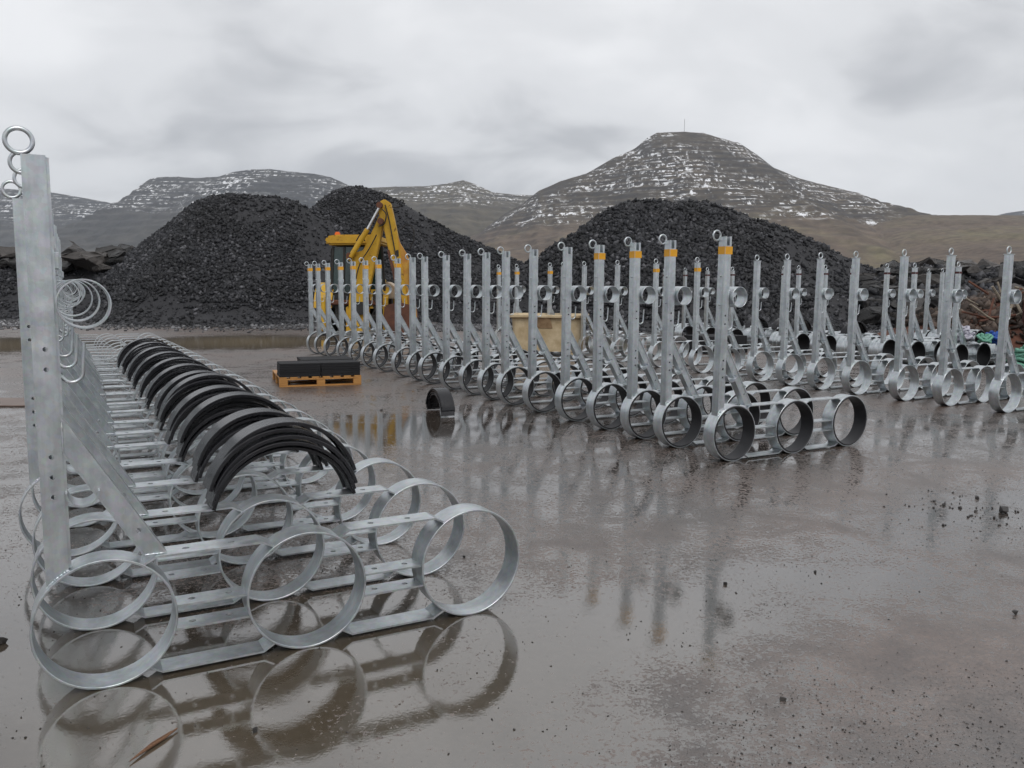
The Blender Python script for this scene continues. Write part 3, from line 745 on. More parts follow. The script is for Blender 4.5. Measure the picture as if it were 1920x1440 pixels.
mountain('mountain', 'hazy flat topped mountain behind the left heaps', [(120, 470), (205, 415), (235, 378), (255, 362), (272, 345), (282, 335), (300, 332), (330, 331), (365, 334), (410, 331), (440, 322), (470, 318), (505, 317), (545, 322), (590, 326), (620, 332), (660, 350), (720, 385), (800, 430), (900, 470)], 4600, 2700, M_FAR, 29, 1.3, 40, 0.42, 30, 420, 220)
mountain('mountain', 'low snow banded ridge between the heaps', [(560, 420), (640, 378), (690, 352), (740, 350), (800, 349), (840, 344), (868, 338), (890, 345), (925, 361), (965, 365), (1000, 366), (1060, 390), (1150, 430), (1250, 480)], 4100, 2000, M_MID, 41, 1.3, 32, 0.42, 26, 380, 220)
mountain('mountain', 'bluish mountain shoulder at far left', [(-250, 345), (-120, 340), (-40, 350), (40, 356), (100, 361), (150, 370), (200, 379), (232, 388), (300, 420), (400, 470)], 5400, 3600, M_FAR, 57, 1.3, 46, 0.5, 26, 300, 160)
mountain('mountain', 'faint far ridge at the right edge', [(1780, 425), (1850, 408), (1890, 399), (1920, 395), (1990, 388), (2100, 392), (2300, 430)], 5600, 4400, M_FAR, 71, 1.2, 46, 0.3, 12, 160, 80)
mx_, mz_ = px_to_world(1283, 247, 3000)
mast_b = MB(); mast_b.tube([(mx_, 3000, mz_ - 6), (mx_, 3000, mz_ + 44)], 0.75, 6)
tag(mast_b.obj('radio_mast', mat_noisy('mast_steel', (0.2, 0.2, 0.2), (0.3, 0.3, 0.3), 1)), 'thin mast on the top of the snow streaked mountain', 'mast')

# ------------------------------------------------------------------ brackets
D, R, S, WD, H = 0.493, 0.2465, 0.749, 0.128, 1.93
def ring_surf(x):  # height of the first ring's outer surface at x
    return R + math.sqrt(max(0.0, R * R - x * x))
def arc_ring(r_out, t, y0, y1, cx, cz, seg=64, ch=0.0015):
    b = MB(); r_in = r_out - t
    b.lathe_y([(r_out, y0 + ch), (r_out, y1 - ch), (r_out - ch, y1), (r_in + ch, y1), (r_in, y1 - ch), (r_in, y0 + ch), (r_in + ch, y0), (r_out - ch, y0)], cx, cz, seg)
    return b
ME = {}
ME['ring'] = arc_ring(R, 0.0085, 0, WD, 0, 0).mesh('ring', GALV, 40)
b = MB(); ro = R
b.lathe_y([(ro, 0), (ro, 0.10), (ro + 0.009, 0.104), (ro + 0.009, 0.118), (ro, 0.122), (ro, 0.21), (ro + 0.009, 0.214), (ro + 0.009, 0.228), (ro, 0.232), (ro, 0.33), (ro - 0.01, 0.33), (ro - 0.01, 0)], 0, 0, 56)
ME['wide_ring'] = b.mesh('ring', GALV, 40)
ME['liner'] = arc_ring(R - 0.0095, 0.012, -0.006, WD + 0.006, 0, 0, 64, 0.003).mesh('liner', RUBBER, 40)
ME['wide_liner'] = arc_ring(R - 0.011, 0.012, -0.006, 0.336, 0, 0, 48, 0.003).mesh('liner', RUBBER, 40)
def bar_top(flip):
    z0, zt, t = R + R * math.cos(math.radians(32)) - 0.004, 0.478, 0.008
    if flip: z0, zt = 2 * R - z0, 2 * R - zt
    sg = -1 if not flip else 1
    b = MB(); xa, xb, xc, xd = 0.128, 0.180, S - 0.180, S - 0.128
    if flip: xa, xb, xc, xd = 0.140, 0.185, S - 0.185, S - 0.140
    holes = [] if flip else [(S / 2 - 0.085, 0.064, 0.0135), (S / 2 + 0.085, 0.064, 0.0135)]
    b.plate(xb, xc, 0.008, 0.12, t, holes, lambda u, w, d: (u, w, zt + sg * d if not flip else zt - d + t))
    for (x0, q0, x1, q1) in ((xa, z0, xb, zt), (xc, zt, xd, z0)):
        o_ = 0 if not flip else t
        vs_ = [(x0, 0.008, q0 + o_), (x1, 0.008, q1 + o_), (x1, 0.12, q1 + o_), (x0, 0.12, q0 + o_)]
        vs_ += [(x, y, z - t) for x, y, z in vs_]
        b.add(vs_, [(0, 1, 2, 3), (7, 6, 5, 4), (0, 4, 5, 1), (1, 5, 6, 2), (2, 6, 7, 3), (3, 7, 4, 0)])
    return b
ME['bar_top'] = bar_top(False).mesh('bar', GALV)
ME['bar_bottom'] = bar_top(True).mesh('bar', GALV)
def bar_mid(z):
    b = MB(); e = math.sqrt(R * R - (z - R) ** 2) - 0.003
    b.plate(e, S - e, 0.012, 0.116, 0.008, [(S / 2 - 0.07, 0.064, 0.0135), (S / 2 + 0.07, 0.064, 0.0135)], lambda u, w, d: (u, w, z + 0.004 - d))
    return b
ME['bar_upper'] = bar_mid(0.268).mesh('bar', GALV)
ME['bar_lower'] = bar_mid(0.176).mesh('bar', GALV)
PX0, PX1, PY0, PY1, TW = -0.187, -0.113, 0.027, 0.101, 0.006
def post(slot, cap):
    b = MB(); zb = 0.38
    top = H - (0.075 if slot else 0)
    hz = [0.739, 0.811, 0.884, 1.196, 1.267]
    b.plate(zb, top, PX0 + 0.004, PX1, TW, [(z, -0.147, 0.0085) for z in hz], lambda u, w, d: (w, PY0 + d, u))
    if slot:
        b.box(PX0 + 0.004, PX0 + 0.020, PY0, PY0 + TW, top, H); b.box(PX1 - 0.022, PX1, PY0, PY0 + TW, top, H)
    b.box(PX0, PX0 + 0.004, PY0 - 0.003, PY1, zb, H - 0.002)
    b.box(PX1 - TW, PX1, PY0 + TW, PY1 - (0.0063 if slot else 0.02), zb, H - 0.0005)
    b.box(PX0 + 0.0041, PX1 - 0.001 if slot else PX0 + 0.04, PY1 - TW, PY1 - 0.0002, zb, H - 0.001)
    # folded lip beside the open side
    b.box(PX1, PX1 + 0.010, PY0 + 0.012, PY0 + 0.018, 0.47, H - 0.006)
    b.box(PX1, PX1 + 0.004, PY0 + 0.022, PY0 + 0.05, 0.47, H - 0.003)
    b.v = [(x, y, ring_surf(x) - 0.004 if z < zb + 1e-4 else z) for x, y, z in b.v]
    if cap: b.bbox(PX0 - 0.008, PX1 + 0.012, PY0 - 0.008, PY1 + 0.008, H + 0.0005, H + 0.008, 0.002)
    return b
ME['post'] = post(False, False).mesh('post', GALV)
ME['post_slot'] = post(True, False).mesh('post', GALV)
ME['post_cap'] = post(False, True).mesh('post', GALV)
def brace():
    b = MB()
    P0, P1 = Vector((-0.104, 0.945)), Vector((0.174, 0.4825)); dvec = (P1 - P0); L_ = dvec.length; dvec.normalize(); nv = Vector((-dvec.y, dvec.x)); 
    if nv.x < 0: nv = -nv
    hw = 0.034
    def pt(u, w, y):
        q = P0 + dvec * u + nv * w
        if u < 0.001: q = q + dvec * ((PX1 - 0.002 - q.x) / dvec.x)
        if u > L_ - 0.001: q = q + dvec * ((0.4785 - q.y) / dvec.y)
        return (q.x, y, q.y)
    b.plate(0, L_, -hw + 0.0061, hw - 0.0061, 0.006, [(L_ * 0.80, 0.006, 0.010)], lambda u, w, d: pt(u, w, 0.034 + d))
    for w0, w1 in ((-hw, -hw + 0.006), (hw - 0.006, hw + 0.003)):
        vs_ = [pt(0, w0, 0.0285), pt(L_, w0, 0.0285), pt(L_, w1, 0.0285), pt(0, w1, 0.0285), pt(0, w0, 0.096), pt(L_, w0, 0.096), pt(L_, w1, 0.096), pt(0, w1, 0.096)]
        b.add(vs_, [(0, 1, 2, 3), (7, 6, 5, 4), (0, 4, 5, 1), (1, 5, 6, 2), (2, 6, 7, 3), (3, 7, 4, 0)])
    return b
ME['brace'] = brace().mesh('brace', GALV)
ME['sleeve'] = arc_ring(0.088, 0.0055, -0.005, 0.115, -0.020, 1.425, 40, 0.0012).mesh('sleeve', GALV, 40)
b = MB(); hk = [(-0.115, 0.064, 1.165), (-0.104, 0.064, 1.158)]
for k in range(9):
    a = PI + PI * 0.94 * k / 8; hk.append((-0.068 + 0.036 * math.cos(a), 0.064, 1.180 + 0.036 * math.sin(a)))
hk += [(-0.030, 0.064, 1.23), (-0.026, 0.064, 1.285)]
b.tube(hk, 0.0068, 8); ME['hook'] = b.mesh('hook', GALV, 50)
b = MB(); b.lathe_y([(0.056, 0.004), (0.056, 0.124), (0.049, 0.124), (0.049, 0.004)], -0.055, 0.752, 20, PI, 2 * PI); ME['saddle'] = b.mesh('saddle', GALV, 40)
def eye(dx, y, dz):
    b = MB(); cx, cz = -0.15 + dx, H + dz
    b.tube([(cx + 0.041 * math.cos(2 * PI * k / 28), y, cz + 0.041 * math.sin(2 * PI * k / 28)) for k in range(28)], 0.0082, 10, closed=True)
    return b
ME['eye_left'] = eye(-0.040, 0.062, 0.047).mesh('lifting_eye', GALV, 60)
ME['eye_side'] = eye(-0.052, 0.112, 0.008).mesh('lifting_eye', GALV, 60)
ME['eye_top'] = eye(-0.010, 0.064, 0.055).mesh('lifting_eye', GALV, 60)
b = MB(); b.lathe_y([(0.009, 0), (0.009, 0.012), (0.0001, 0.012), (0.0001, 0)], 0, 0, 6)
b.v = [(PX0 - y, 0.064 + x, zz) for x, y, zz in b.v]; ME['bolt'] = b.mesh('bolt', GALV)
b = MB(); b.bbox(PX1 + 0.001, PX1 + 0.024, 0.050, 0.085, 1.545, 1.605, 0.003); ME['clip'] = b.mesh('clip_plate', GALV)
b = MB(); b.bbox(PX1 + 0.001, PX1 + 0.014, 0.056, 0.08, 1.66, 1.74, 0.002); ME['pin'] = b.mesh('locking_plate', GALV)
def bead(pts, r=0.0045):
    b = MB(); P_ = [Vector(p) for p in pts]; out, rr = [], []
    rg = np.random.default_rng(len(pts))
    for i in range(len(P_) - 1):
        for k in range(6):
            out.append(P_[i].lerp(P_[i + 1], k / 6)); rr.append(r * (0.7 + 0.6 * rg.random()))
    out.append(P_[-1]); rr.append(r * 0.8)
    b.tube(out, rr, 6); return b
ME['weld_post'] = bead([(x, PY0 - 0.004, ring_surf(x) + 0.001) for x in np.linspace(PX0 + 0.002, PX1, 6)]).mesh('weld_bead', GALV, 60)
ME['weld_brace'] = bead([(PX1 + 0.003, 0.030, 1.008), (PX1 + 0.003, 0.030, 0.955), (PX1 + 0.003, 0.030, 0.895)]).mesh('weld_bead', GALV, 60)
ME['weld_foot'] = bead([(0.142, 0.031, 0.4815), (0.175, 0.031, 0.4815), (0.208, 0.031, 0.4815)], 0.004).mesh('weld_bead', GALV, 60)
def tape(z0, z1):
    b = MB(); e = 0.002
    x0, x1, y0, y1 = PX0 - e, PX1 + 0.0125, PY0 - e, PY1 + e
    for (a, c, d, f) in ((x0, x1, y0, y0 + 0.0012), (x0, x0 + 0.0012, y0 + 0.0013, y1), (x1 - 0.0012, x1, y0 + 0.0013, y1), (x0 + 0.0013, x1 - 0.0013, y1 - 0.0012, y1)):
        b.box(a, c, d, f, z0, z1)
    return b
ME['tape_y'] = tape(H - 0.148, H - 0.083).mesh('tape_band', TAPE_Y)
ME['tape_r'] = tape(H - 0.118, H - 0.078).mesh('tape_band', TAPE_R)

def bracket(kind):
    t = empty('pipe_bracket')
    rm = 'wide_ring' if kind == 'D' else 'ring'
    for k in range(3):
        ro = link('ring', ME[rm], t, (k * S, 0, R))
        ro.rotation_euler = (0, 0.7 * k, 0)
        if kind in 'AD':
            link('liner', ME['wide_liner' if kind == 'D' else 'liner'], ro)
    for k in range(2):
        for bn in ('bar_top', 'bar_upper', 'bar_lower', 'bar_bottom'):
            link('bar', ME[bn], t, (k * S, 0, 0))
    p = link('post', ME[{'L': 'post', 'A': 'post_slot'}.get(kind, 'post_cap')], t)
    link('lifting_eye', ME[{'L': 'eye_left', 'A': 'eye_side'}.get(kind, 'eye_top')], p)
    if kind != 'L':
        link('bolt', ME['bolt'], p, (0, 0, 1.36)); link('bolt', ME['bolt'], p, (0, 0, 1.60))
    link('locking_plate', ME['pin'], p)
    link('clip_plate', ME['clip'], p)
    br_ = link('brace', ME['brace'], t)
    link('weld_bead', ME['weld_brace'], br_); link('weld_bead', ME['weld_foot'], br_); link('weld_bead', ME['weld_post'], p)
    link('sleeve', ME['sleeve'], t)
    link('hook', ME['hook'], t)
    link('saddle', ME['saddle'], t)
    return t
class Frame:
    def __init__(s, o, a):
        s.o, s.a = Vector((*o, 0)), a
        s.ex, s.ey = Vector((math.cos(a), math.sin(a), 0)), Vector((-math.sin(a), math.cos(a), 0))
    def P(s, X, t, z=0): return s.o + s.ex * X + s.ey * t + Vector((0, 0, z))
FL = Frame((-1.4867, 2.9148), 0.5016)
FA = Frame((1.9394, 7.0714), 0.5172)
PROTO = {}
def place(kind, loc, rz, label, group, tp=None):
    src_used = kind in PROTO
    if kind not in PROTO:
        PROTO[kind] = t = bracket(kind)
    else:
        src = PROTO[kind]
        t = src.copy(); COL.objects.link(t)
        for ch in list(src.children):
            if ch.name.startswith('tape'): continue
            c = ch.copy(); COL.objects.link(c); c.parent = t
            for g_ in list(ch.children):
                if g_.name.startswith('tape_band'): continue
                d_ = g_.copy(); COL.objects.link(d_); d_.parent = c
    t.location = loc; t.rotation_euler = (random.uniform(-0.009, 0.009) if len(PROTO) > 1 or kind != 'L' or src_used else 0, 0, rz)
    tag(t, label, 'bracket', group)
    if tp:
        post_o = [c for c in t.children if c.name.startswith('post')][0]
        link('tape_band', ME['tape_y' if tp == 'y' else 'tape_r'], post_o)
    return t
LT = [0, 0.60, 1.19, 1.74, 2.34, 2.84, 3.35, 3.90, 4.40, 5.08, 5.68, 6.25, 6.9, 7.6, 8.3, 9.0, 9.6, 10.2, 10.9, 11.5, 12.1, 12.8, 13.5, 14.2, 14.9]
LX = [0, -0.012, -0.02, -0.095, -0.05, -0.02, 0.0, 0.02, 0.0, 0.03, 0.04, 0.05, 0.05, 0.05, 0.04, 0.05, 0.06, 0.05, 0.04, 0.03, 0.02, 0.0, -0.01, -0.02, -0.03]
for i, (t_, x_) in enumerate(zip(LT, LX)):
    lab = f'galvanized triple-ring bracket without liners, {ORD[i]} from the camera in the left row'
    place('L', FL.P(x_, t_), FL.a + random.uniform(-0.022, 0.022) * (i > 0), lab, 'brackets of the left row')
AT = [0.0, 0.68, 1.19, 1.78, 2.4, 3.12, 3.78, 4.3, 4.86, 5.52, 6.27, 6.76, 7.38, 8.25, 8.89, 9.57, 10.3, 11.13, 11.81, 12.38]
for i, t_ in enumerate(AT):
    y = i < 4 or i >= 12
    lab = f'black-lined ring bracket{" with yellow tape" if y else ""}, {ORD[i]} from the camera in the middle row'
    place('A', FA.P(0, t_), FA.a + random.uniform(-0.03, 0.03) * (i > 0), lab, 'brackets of the middle row', 'y' if y else None)
CX = [(5.14, 0.54, 0), (5.04, 1.22, 0), (4.96, 1.80, 0), (4.93, 2.53, 0), (4.92, 3.15, 0), (4.95, 3.77, 0), (4.93, 4.37, 0), (4.95, 5.12, 0), (4.95, 5.77, 1), (4.95, 6.9, 1), (4.95, 8.11, 0), (4.95, 8.79, 0), (4.95, 9.26, 0), (4.95, 10.08, 0), (4.95, 10.62, 1), (4.95, 12.1, 1), (4.95, 13.0, 1)]
for i, (X_, t_, y) in enumerate(CX):
    lab = f'unlined ring bracket{" with yellow tape" if y else ""}, {ORD[i]} from the right edge in the right-hand row'
    place('C', FA.P(X_, t_), FA.a + random.uniform(-0.03, 0.03), lab, 'brackets of the right-hand row', 'y' if y else None)
for i, t_ in enumerate([4.21, 5.11, 5.73, 6.54, 7.25, 7.99, 8.45, 10.08, 10.98, 11.85, 12.68]):
    lab = f'bracket with wide dark rings and red tape, {ORD[i]} from the right in the third row'
    place('D', FA.P(10.0, t_, -0.004), FA.a + random.uniform(-0.03, 0.03), lab, 'brackets of the third row', 'r')
for i, (t_, w_) in enumerate(((7.7, 'farther left'), (7.32, 'farther right'))):
    place('D', FA.P(14.3, t_, -0.004), FA.a, f'plain far bracket behind the third row without tape, the {w_} of two', 'far brackets')

# ------------------------------------------------------------------ black half-shell liners
SR, SARC = 0.352, math.radians(75)
b = MB()
prof = [(SR - 0.003, 0.0), (SR, 0.003), (SR, 0.157), (SR - 0.003, 0.16), (SR - 0.017, 0.16), (SR - 0.018, 0.150), (SR - 0.010, 0.144), (SR - 0.010, 0.016), (SR - 0.018, 0.010), (SR - 0.017, 0.0)]
b.lathe_y(prof, 0, 0, 40, PI / 2 - SARC, PI / 2 + SARC)
SHELL = b.mesh('pipe_liner_shell', SHELLM, 35)
foot_dz = SR * math.cos(SARC)
LAYER = ['bottom', 'second', 'third', 'top']
def shell_stack(fr, X, t, zrest, n, rz, where, group, jit=0.045, dz=0.028, sc_=1.0):
    for k in range(n):
        lay = 'topmost' if k == n - 1 else f'{ORD[k]} layer from the bottom'
        o = link('pipe_liner_shell', SHELL, None, fr.P(X + random.uniform(-0.012, 0.012), t + random.uniform(-jit, jit), zrest - foot_dz * sc_ + 0.001 + dz * k))
        o.scale = (sc_, 1.0, sc_)
        o.rotation_euler = (0, 0, rz + random.uniform(-0.03, 0.03))
        tag(o, f'black half-round liner shell, {lay}, {where}', 'liner shell', group)
ST = [0.62, 1.17, 1.76, 2.34, 2.88, 3.42, 4.05, 4.75, 5.45, 6.2, 6.95, 7.75]
for i, t_ in enumerate(ST):
    shell_stack(FL, 0.825 + random.uniform(-0.02, 0.02), t_ - 0.02, 0.479, [5, 4, 5, 4, 5, 4, 4, 4, 4, 4, 4, 4][i], FL.a, f'{ORD[i]} nest from the camera', 'shells nested on the left row')
for i, t_ in enumerate([9.0, 9.55, 10.4, 11.3, 7.4]):
    shell_stack(FA, 11.1, t_, 0.479, 2, FA.a, ['first', 'second', 'third', 'fourth', 'fifth'][i] + ' nest on the third row', 'shells nested on the third row')
# nest on the ground
GS = Frame((-0.92, 9.62), math.radians(-66))
shell_stack(GS, 0, 0, 0.012, 4, GS.a, 'nest standing on the wet ground', 'shells nested on the ground', 0.006, 0.021, 0.86)

# ------------------------------------------------------------------ pallet with black blocks
pal = empty('pallet', (-3.40, 11.97, 0), math.atan2(0.40, 1.04))
tag(pal, 'orange wooden pallet carrying black blocks on the wet yard', 'pallet')
PLX, PLY = 1.2, 1.15
bb = MB(); bb.bbox(0, PLX, 0, 0.1, 0, 0.02, 0.002); bmesh_bottom = bb.mesh('bottom_board', PINE)
bb = MB(); bb.bbox(0, 0.105, 0, PLY, 0.122, 0.144, 0.002); deck = bb.mesh('deck_board', PINE)
bb = MB(); bb.bbox(0, PLX, 0, 0.1, 0.099, 0.1215, 0.002); string = bb.mesh('stringer_board', PINE)
bb = MB(); bb.bbox(0, 0.12, 0, 0.1, 0.0205, 0.0985, 0.003); blk = bb.mesh('block', PINE)
for y in (0.0, PLY / 2 - 0.05, PLY - 0.1):
    link('bottom_board', bmesh_bottom, pal, (0, y, 0)); link('stringer_board', string, pal, (0, y, 0))
    for x in (0.0, PLX / 2 - 0.06, PLX - 0.12): link('block', blk, pal, (x, y, 0))
for k in range(8): link('deck_board', deck, pal, (k * (PLX - 0.105) / 7, 0, 0))
def on_pal(x, y, z):
    a = math.atan2(0.40, 1.04); return Vector((-3.40 + x * math.cos(a) - y * math.sin(a), 11.97 + x * math.sin(a) + y * math.cos(a), z))
def foam(x0, x1, y0, y1, z0, z1, label):
    root = empty('foam_sheet_stack', on_pal(0, 0, 0), math.atan2(0.40, 1.04))
    tag(root, label, 'foam block', 'black blocks on the pallet')
    n = 6
    for k in range(n):
        q = MB(); e = random.uniform(-0.006, 0.006)
        q.bbox(x0 + e, x1 + e, y0 + e, y1 + e, z0 + (z1 - z0) * k / n, z0 + (z1 - z0) * (k + 1) / n - 0.001, 0.004)
        q.obj('foam_sheet', FOAM, root)
foam(0.01, 0.60, 0.015, 0.46, 0.1455, 0.345, 'stack of black foam sheets at the front left of the pallet')
foam(0.612, 1.19, 0.02, 0.47, 0.1455, 0.345, 'stack of black foam sheets at the front right of the pallet')
foam(0.38, 1.17, 0.50, 1.10, 0.1455, 0.352, 'black foam sheet stack at the back of the pallet')
# black sheet stack between the right rows
root = empty('foam_sheet_stack', FA.P(7.9, 8.9), FA.a)
tag(root, 'low black sheet stack lying between the right-hand rows', 'foam block')
q = MB(); q.bbox(0, 1.3, 0, 0.8, 0.001, 0.2, 0.006); q.obj('foam_sheet', FOAM, root)
q = MB(); q.bbox(0.02, 1.28, 0.01, 0.79, 0.2005, 0.4, 0.006); q.obj('foam_sheet', FOAM, root)

# ------------------------------------------------------------------ cream tub
tub = empty('plastic_tub', (0.82, 18.35, 0), -0.10)
tag(tub, 'dirty cream plastic tub standing behind the middle row', 'tub')
def rrect(hx, hy, r, z, n=5):
    out = []
    for cx, cy, a0 in ((hx - r, hy - r, 0), (-hx + r, hy - r, PI / 2), (-hx + r, -hy + r, PI), (hx - r, -hy + r, 1.5 * PI)):
        for k in range(n + 1):
            a = a0 + PI / 2 * k / n; out.append((cx + r * math.cos(a), cy + r * math.sin(a), z))
    return out
loops = [rrect(0.74, 0.50, 0.10, 0.10), rrect(0.79, 0.55, 0.10, 0.80), rrect(0.81, 0.57, 0.10, 0.82), rrect(0.87, 0.63, 0.11, 0.84), rrect(0.87, 0.63, 0.11, 0.885), rrect(0.86, 0.62, 0.11, 0.895), rrect(0.76, 0.52, 0.08, 0.895), rrect(0.74, 0.50, 0.08, 0.86), rrect(0.69, 0.45, 0.08, 0.16)]
q = MB(); m = len(loops[0]); vv_ = [p for lp in loops for p in lp]; ff = []
for i in range(len(loops) - 1):
    for j in range(m): ff.append((i * m + j, i * m + (j + 1) % m, (i + 1) * m + (j + 1) % m, (i + 1) * m + j))
ff.append(tuple(range(m))[::-1]); ff.append(tuple((len(loops) - 1) * m + j for j in range(m)))
q.add(vv_, ff); q.obj('tub_body', CREAM, tub, 35)
q = MB(); q.bbox(-0.72, -0.42, -0.48, 0.48, 0.001, 0.0995, 0.02); q.obj('skid', CREAM, tub)
q = MB(); q.bbox(0.42, 0.72, -0.48, 0.48, 0.001, 0.0995, 0.02); q.obj('skid', CREAM, tub)
q = MB(); q.add([(-0.22, -0.575, 0.80), (0.06, -0.575, 0.80), (0.10, -0.545, 0.60), (-0.24, -0.545, 0.60), (-0.22, -0.625, 0.84), (0.06, -0.625, 0.84), (0.03, -0.60, 0.80), (-0.18, -0.60, 0.80)],
      [(0, 1, 5, 4), (4, 5, 6, 7), (7, 6, 2, 3), (0, 4, 7, 3), (1, 2, 6, 5), (0, 3, 2, 1)]); q.obj('lifting_lug', mat_noisy('brown_stained_plastic', (0.24, 0.15, 0.08), (0.38, 0.26, 0.15), 9, (0.5, 0.7)), tub)

# ------------------------------------------------------------------ backhoe loader
BY0 = 25.0
def bp(px, py, Y=BY0):
    x, z = px_to_world(px, py, Y); return x, z
hoe = empty('backhoe_loader', (-4.7, 25.4, 0))
tag(hoe, 'yellow backhoe loader with raised boom parked behind the middle row', 'backhoe')
HL = Vector((-4.7, 25.4, 0))
def hp(name, poly, y0, y1, mat, parent=None, bev=0.02):
    """polygon given in photo columns/rows at the machine's distance, extruded in depth"""
    pts = [bp(px, py, (y0 + y1) / 2) for px, py in poly]; n = len(pts); q = MB()
    vs_ = [(x - HL.x, y0 - HL.y, z) for x, z in pts] + [(x - HL.x, y1 - HL.y, z) for x, z in pts]
    fs_ = [tuple(range(n)), tuple(range(n, 2 * n))[::-1]] + [(i, i + n, (i + 1) % n + n, (i + 1) % n) for i in range(n)]
    bm = bmesh.new()
    bv = [bm.verts.new(v) for v in vs_]
    for f in fs_: bm.faces.new([bv[i] for i in f])
    bmesh.ops.recalc_face_normals(bm, faces=bm.faces)
    bmesh.ops.bevel(bm, geom=list(bm.edges), offset=bev, segments=2, affect='EDGES', clamp_overlap=True)
    me = bpy.data.meshes.new(name); bm.to_mesh(me); bm.free(); me.materials.append(mat)
    return link(name, me, parent or hoe)
def hbox(name, x0, x1, y0, y1, z0, z1, mat, parent=None, b_=0.03):
    q = MB(); q.bbox(x0, x1, y0, y1, z0, z1, b_); return q.obj(name, mat, parent or hoe)
boom = hp('boom', [(654, 612), (656, 560), (662, 520), (661, 494), (650, 484), (656, 477), (682, 470), (704, 424), (712, 405), (722, 412), (716, 440), (706, 486), (694, 540), (688, 580), (684, 612)], 24.25, 24.55, YPAINT)
dip = hp('dipper', [(710, 388), (714, 378), (722, 374), (733, 381), (738, 402), (746, 440), (755, 500), (764, 556), (768, 596), (762, 600), (752, 566), (742, 520), (730, 472), (720, 426), (712, 404)], 24.16, 24.42, YPAINT)
hp('dipper_plate', [(740, 420), (750, 455), (764, 478), (771, 500), (776, 560), (778, 598), (771, 600), (762, 545), (748, 480)], 24.22, 24.36, RUSTY_Y)
def htube(name, a, b2, r, mat, Y=24.1, parent=None, seg=12):
    q = MB(); (xa, za), (xb, zb) = bp(*a, Y), bp(*b2, Y)
    q.tube([(xa - HL.x, Y - HL.y, za), (xb - HL.x, Y - HL.y, zb)], r, seg); return q.obj(name, mat, parent or hoe, 50)
cyl = htube('ram_cylinder', (657, 482), (689, 430), 0.075, YPAINT, 24.08)
htube('piston', (688, 432), (713, 386), 0.04, CHROME, 24.08, cyl)
htube('ram_cylinder', (770, 492), (778, 596), 0.06, RUSTY_Y, 24.1)
for a in ((714, 386), (716, 416), (658, 480)):
    q = MB(); x, z = bp(*a, 24.3); q.lathe_y([(0.09, -0.28), (0.09, 0.24), (0.001, 0.24), (0.001, -0.28)], 0, 0, 16)
    q.v = [(x - HL.x + u, 24.3 - HL.y + v, z + w) for u, v, w in q.v]; q.obj('pivot_pin', RUST, hoe, 40)
# hoses
def hose(pts, Y):
    q = MB(); P_ = [bp(px, py, Y) for px, py in pts]
    res = []
    for i in range(len(P_) - 1):
        for k in range(5):
            t = k / 5; p0, p1, p2, p3 = P_[max(i - 1, 0)], P_[i], P_[i + 1], P_[min(i + 2, len(P_) - 1)]
            res.append(tuple(0.5 * (2 * p1[c] + (p2[c] - p0[c]) * t + (2 * p0[c] - 5 * p1[c] + 4 * p2[c] - p3[c]) * t * t + (3 * p1[c] - p0[c] - 3 * p2[c] + p3[c]) * t ** 3) for c in (0, 1)))
    res.append(P_[-1])
    q.tube([(x - HL.x, Y - HL.y, z) for x, z in res], 0.018, 6); q.obj('hose', BLACKM, hoe, 60)
hose([(716, 392), (724, 402), (720, 420), (710, 424)], 24.05)
hose([(735, 388), (748, 388), (757, 377), (752, 375), (744, 382)], 24.2)
hose([(752, 430), (765, 421), (775, 430), (776, 448), (768, 468)], 24.25)
hose([(684, 452), (676, 440), (668, 452)], 24.15)
hose([(706, 440), (700, 452), (690, 470), (676, 492), (668, 520), (664, 560)], 24.12)
hose([(722, 384), (729, 410), (736, 446), (744, 490), (752, 540)], 24.10)
hose([(700, 560), (706, 572), (698, 590), (688, 600)], 24.15)
hp('wear_plate', [(726, 470), (730, 468), (744, 520), (754, 566), (750, 568), (738, 522)], 24.13, 24.16, RUST, dip, 0.003)
hp('grease_patch', [(742, 470), (747, 468), (748, 480), (744, 482)], 24.145, 24.16, BLACKM, dip, 0.002)
hp('valve_block', [(664, 566), (682, 566), (682, 590), (664, 590)], 24.12, 24.24, BLACKM, boom, 0.01)
# cab: roof, pillars, glass, lower panel
hp('cab_roof', [(620, 456), (624, 446), (640, 443), (712, 443), (722, 447), (724, 458), (716, 461), (626, 462)], 24.75, 26.5, YPAINT, None, 0.05)
bc = hp('beacon', [(628, 443), (629, 435), (637, 435), (638, 443)], 25.2, 25.36, ORANGE)
for a, b2 in (((625, 462), (622, 552)), ((646, 462), (644, 552)), ((716, 461), (722, 552)), ((684, 462), (684, 552))):
    hp('cab_pillar', [(a[0] - 2, a[1]), (a[0] + 2, a[1]), (b2[0] + 2, b2[1]), (b2[0] - 2, b2[1])], 24.86, 24.98, BLACKM, None, 0.01)
for (xa, xb, xc, xd) in ((626, 644, 624, 642), (648, 682, 646, 682), (686, 714, 686, 720)):
    hp('cab_window', [(xa, 463), (xb, 463), (xd, 548), (xc, 548)], 24.91, 24.93, GLASS, None, 0.003)
hp('cab_interior', [(628, 466), (712, 466), (716, 548), (626, 548)], 25.3, 26.4, BLACKM, None, 0.02)
hp('cab_base', [(618, 550), (724, 550), (724, 578), (618, 578)], 24.85, 26.5, BLACKM, None, 0.03)
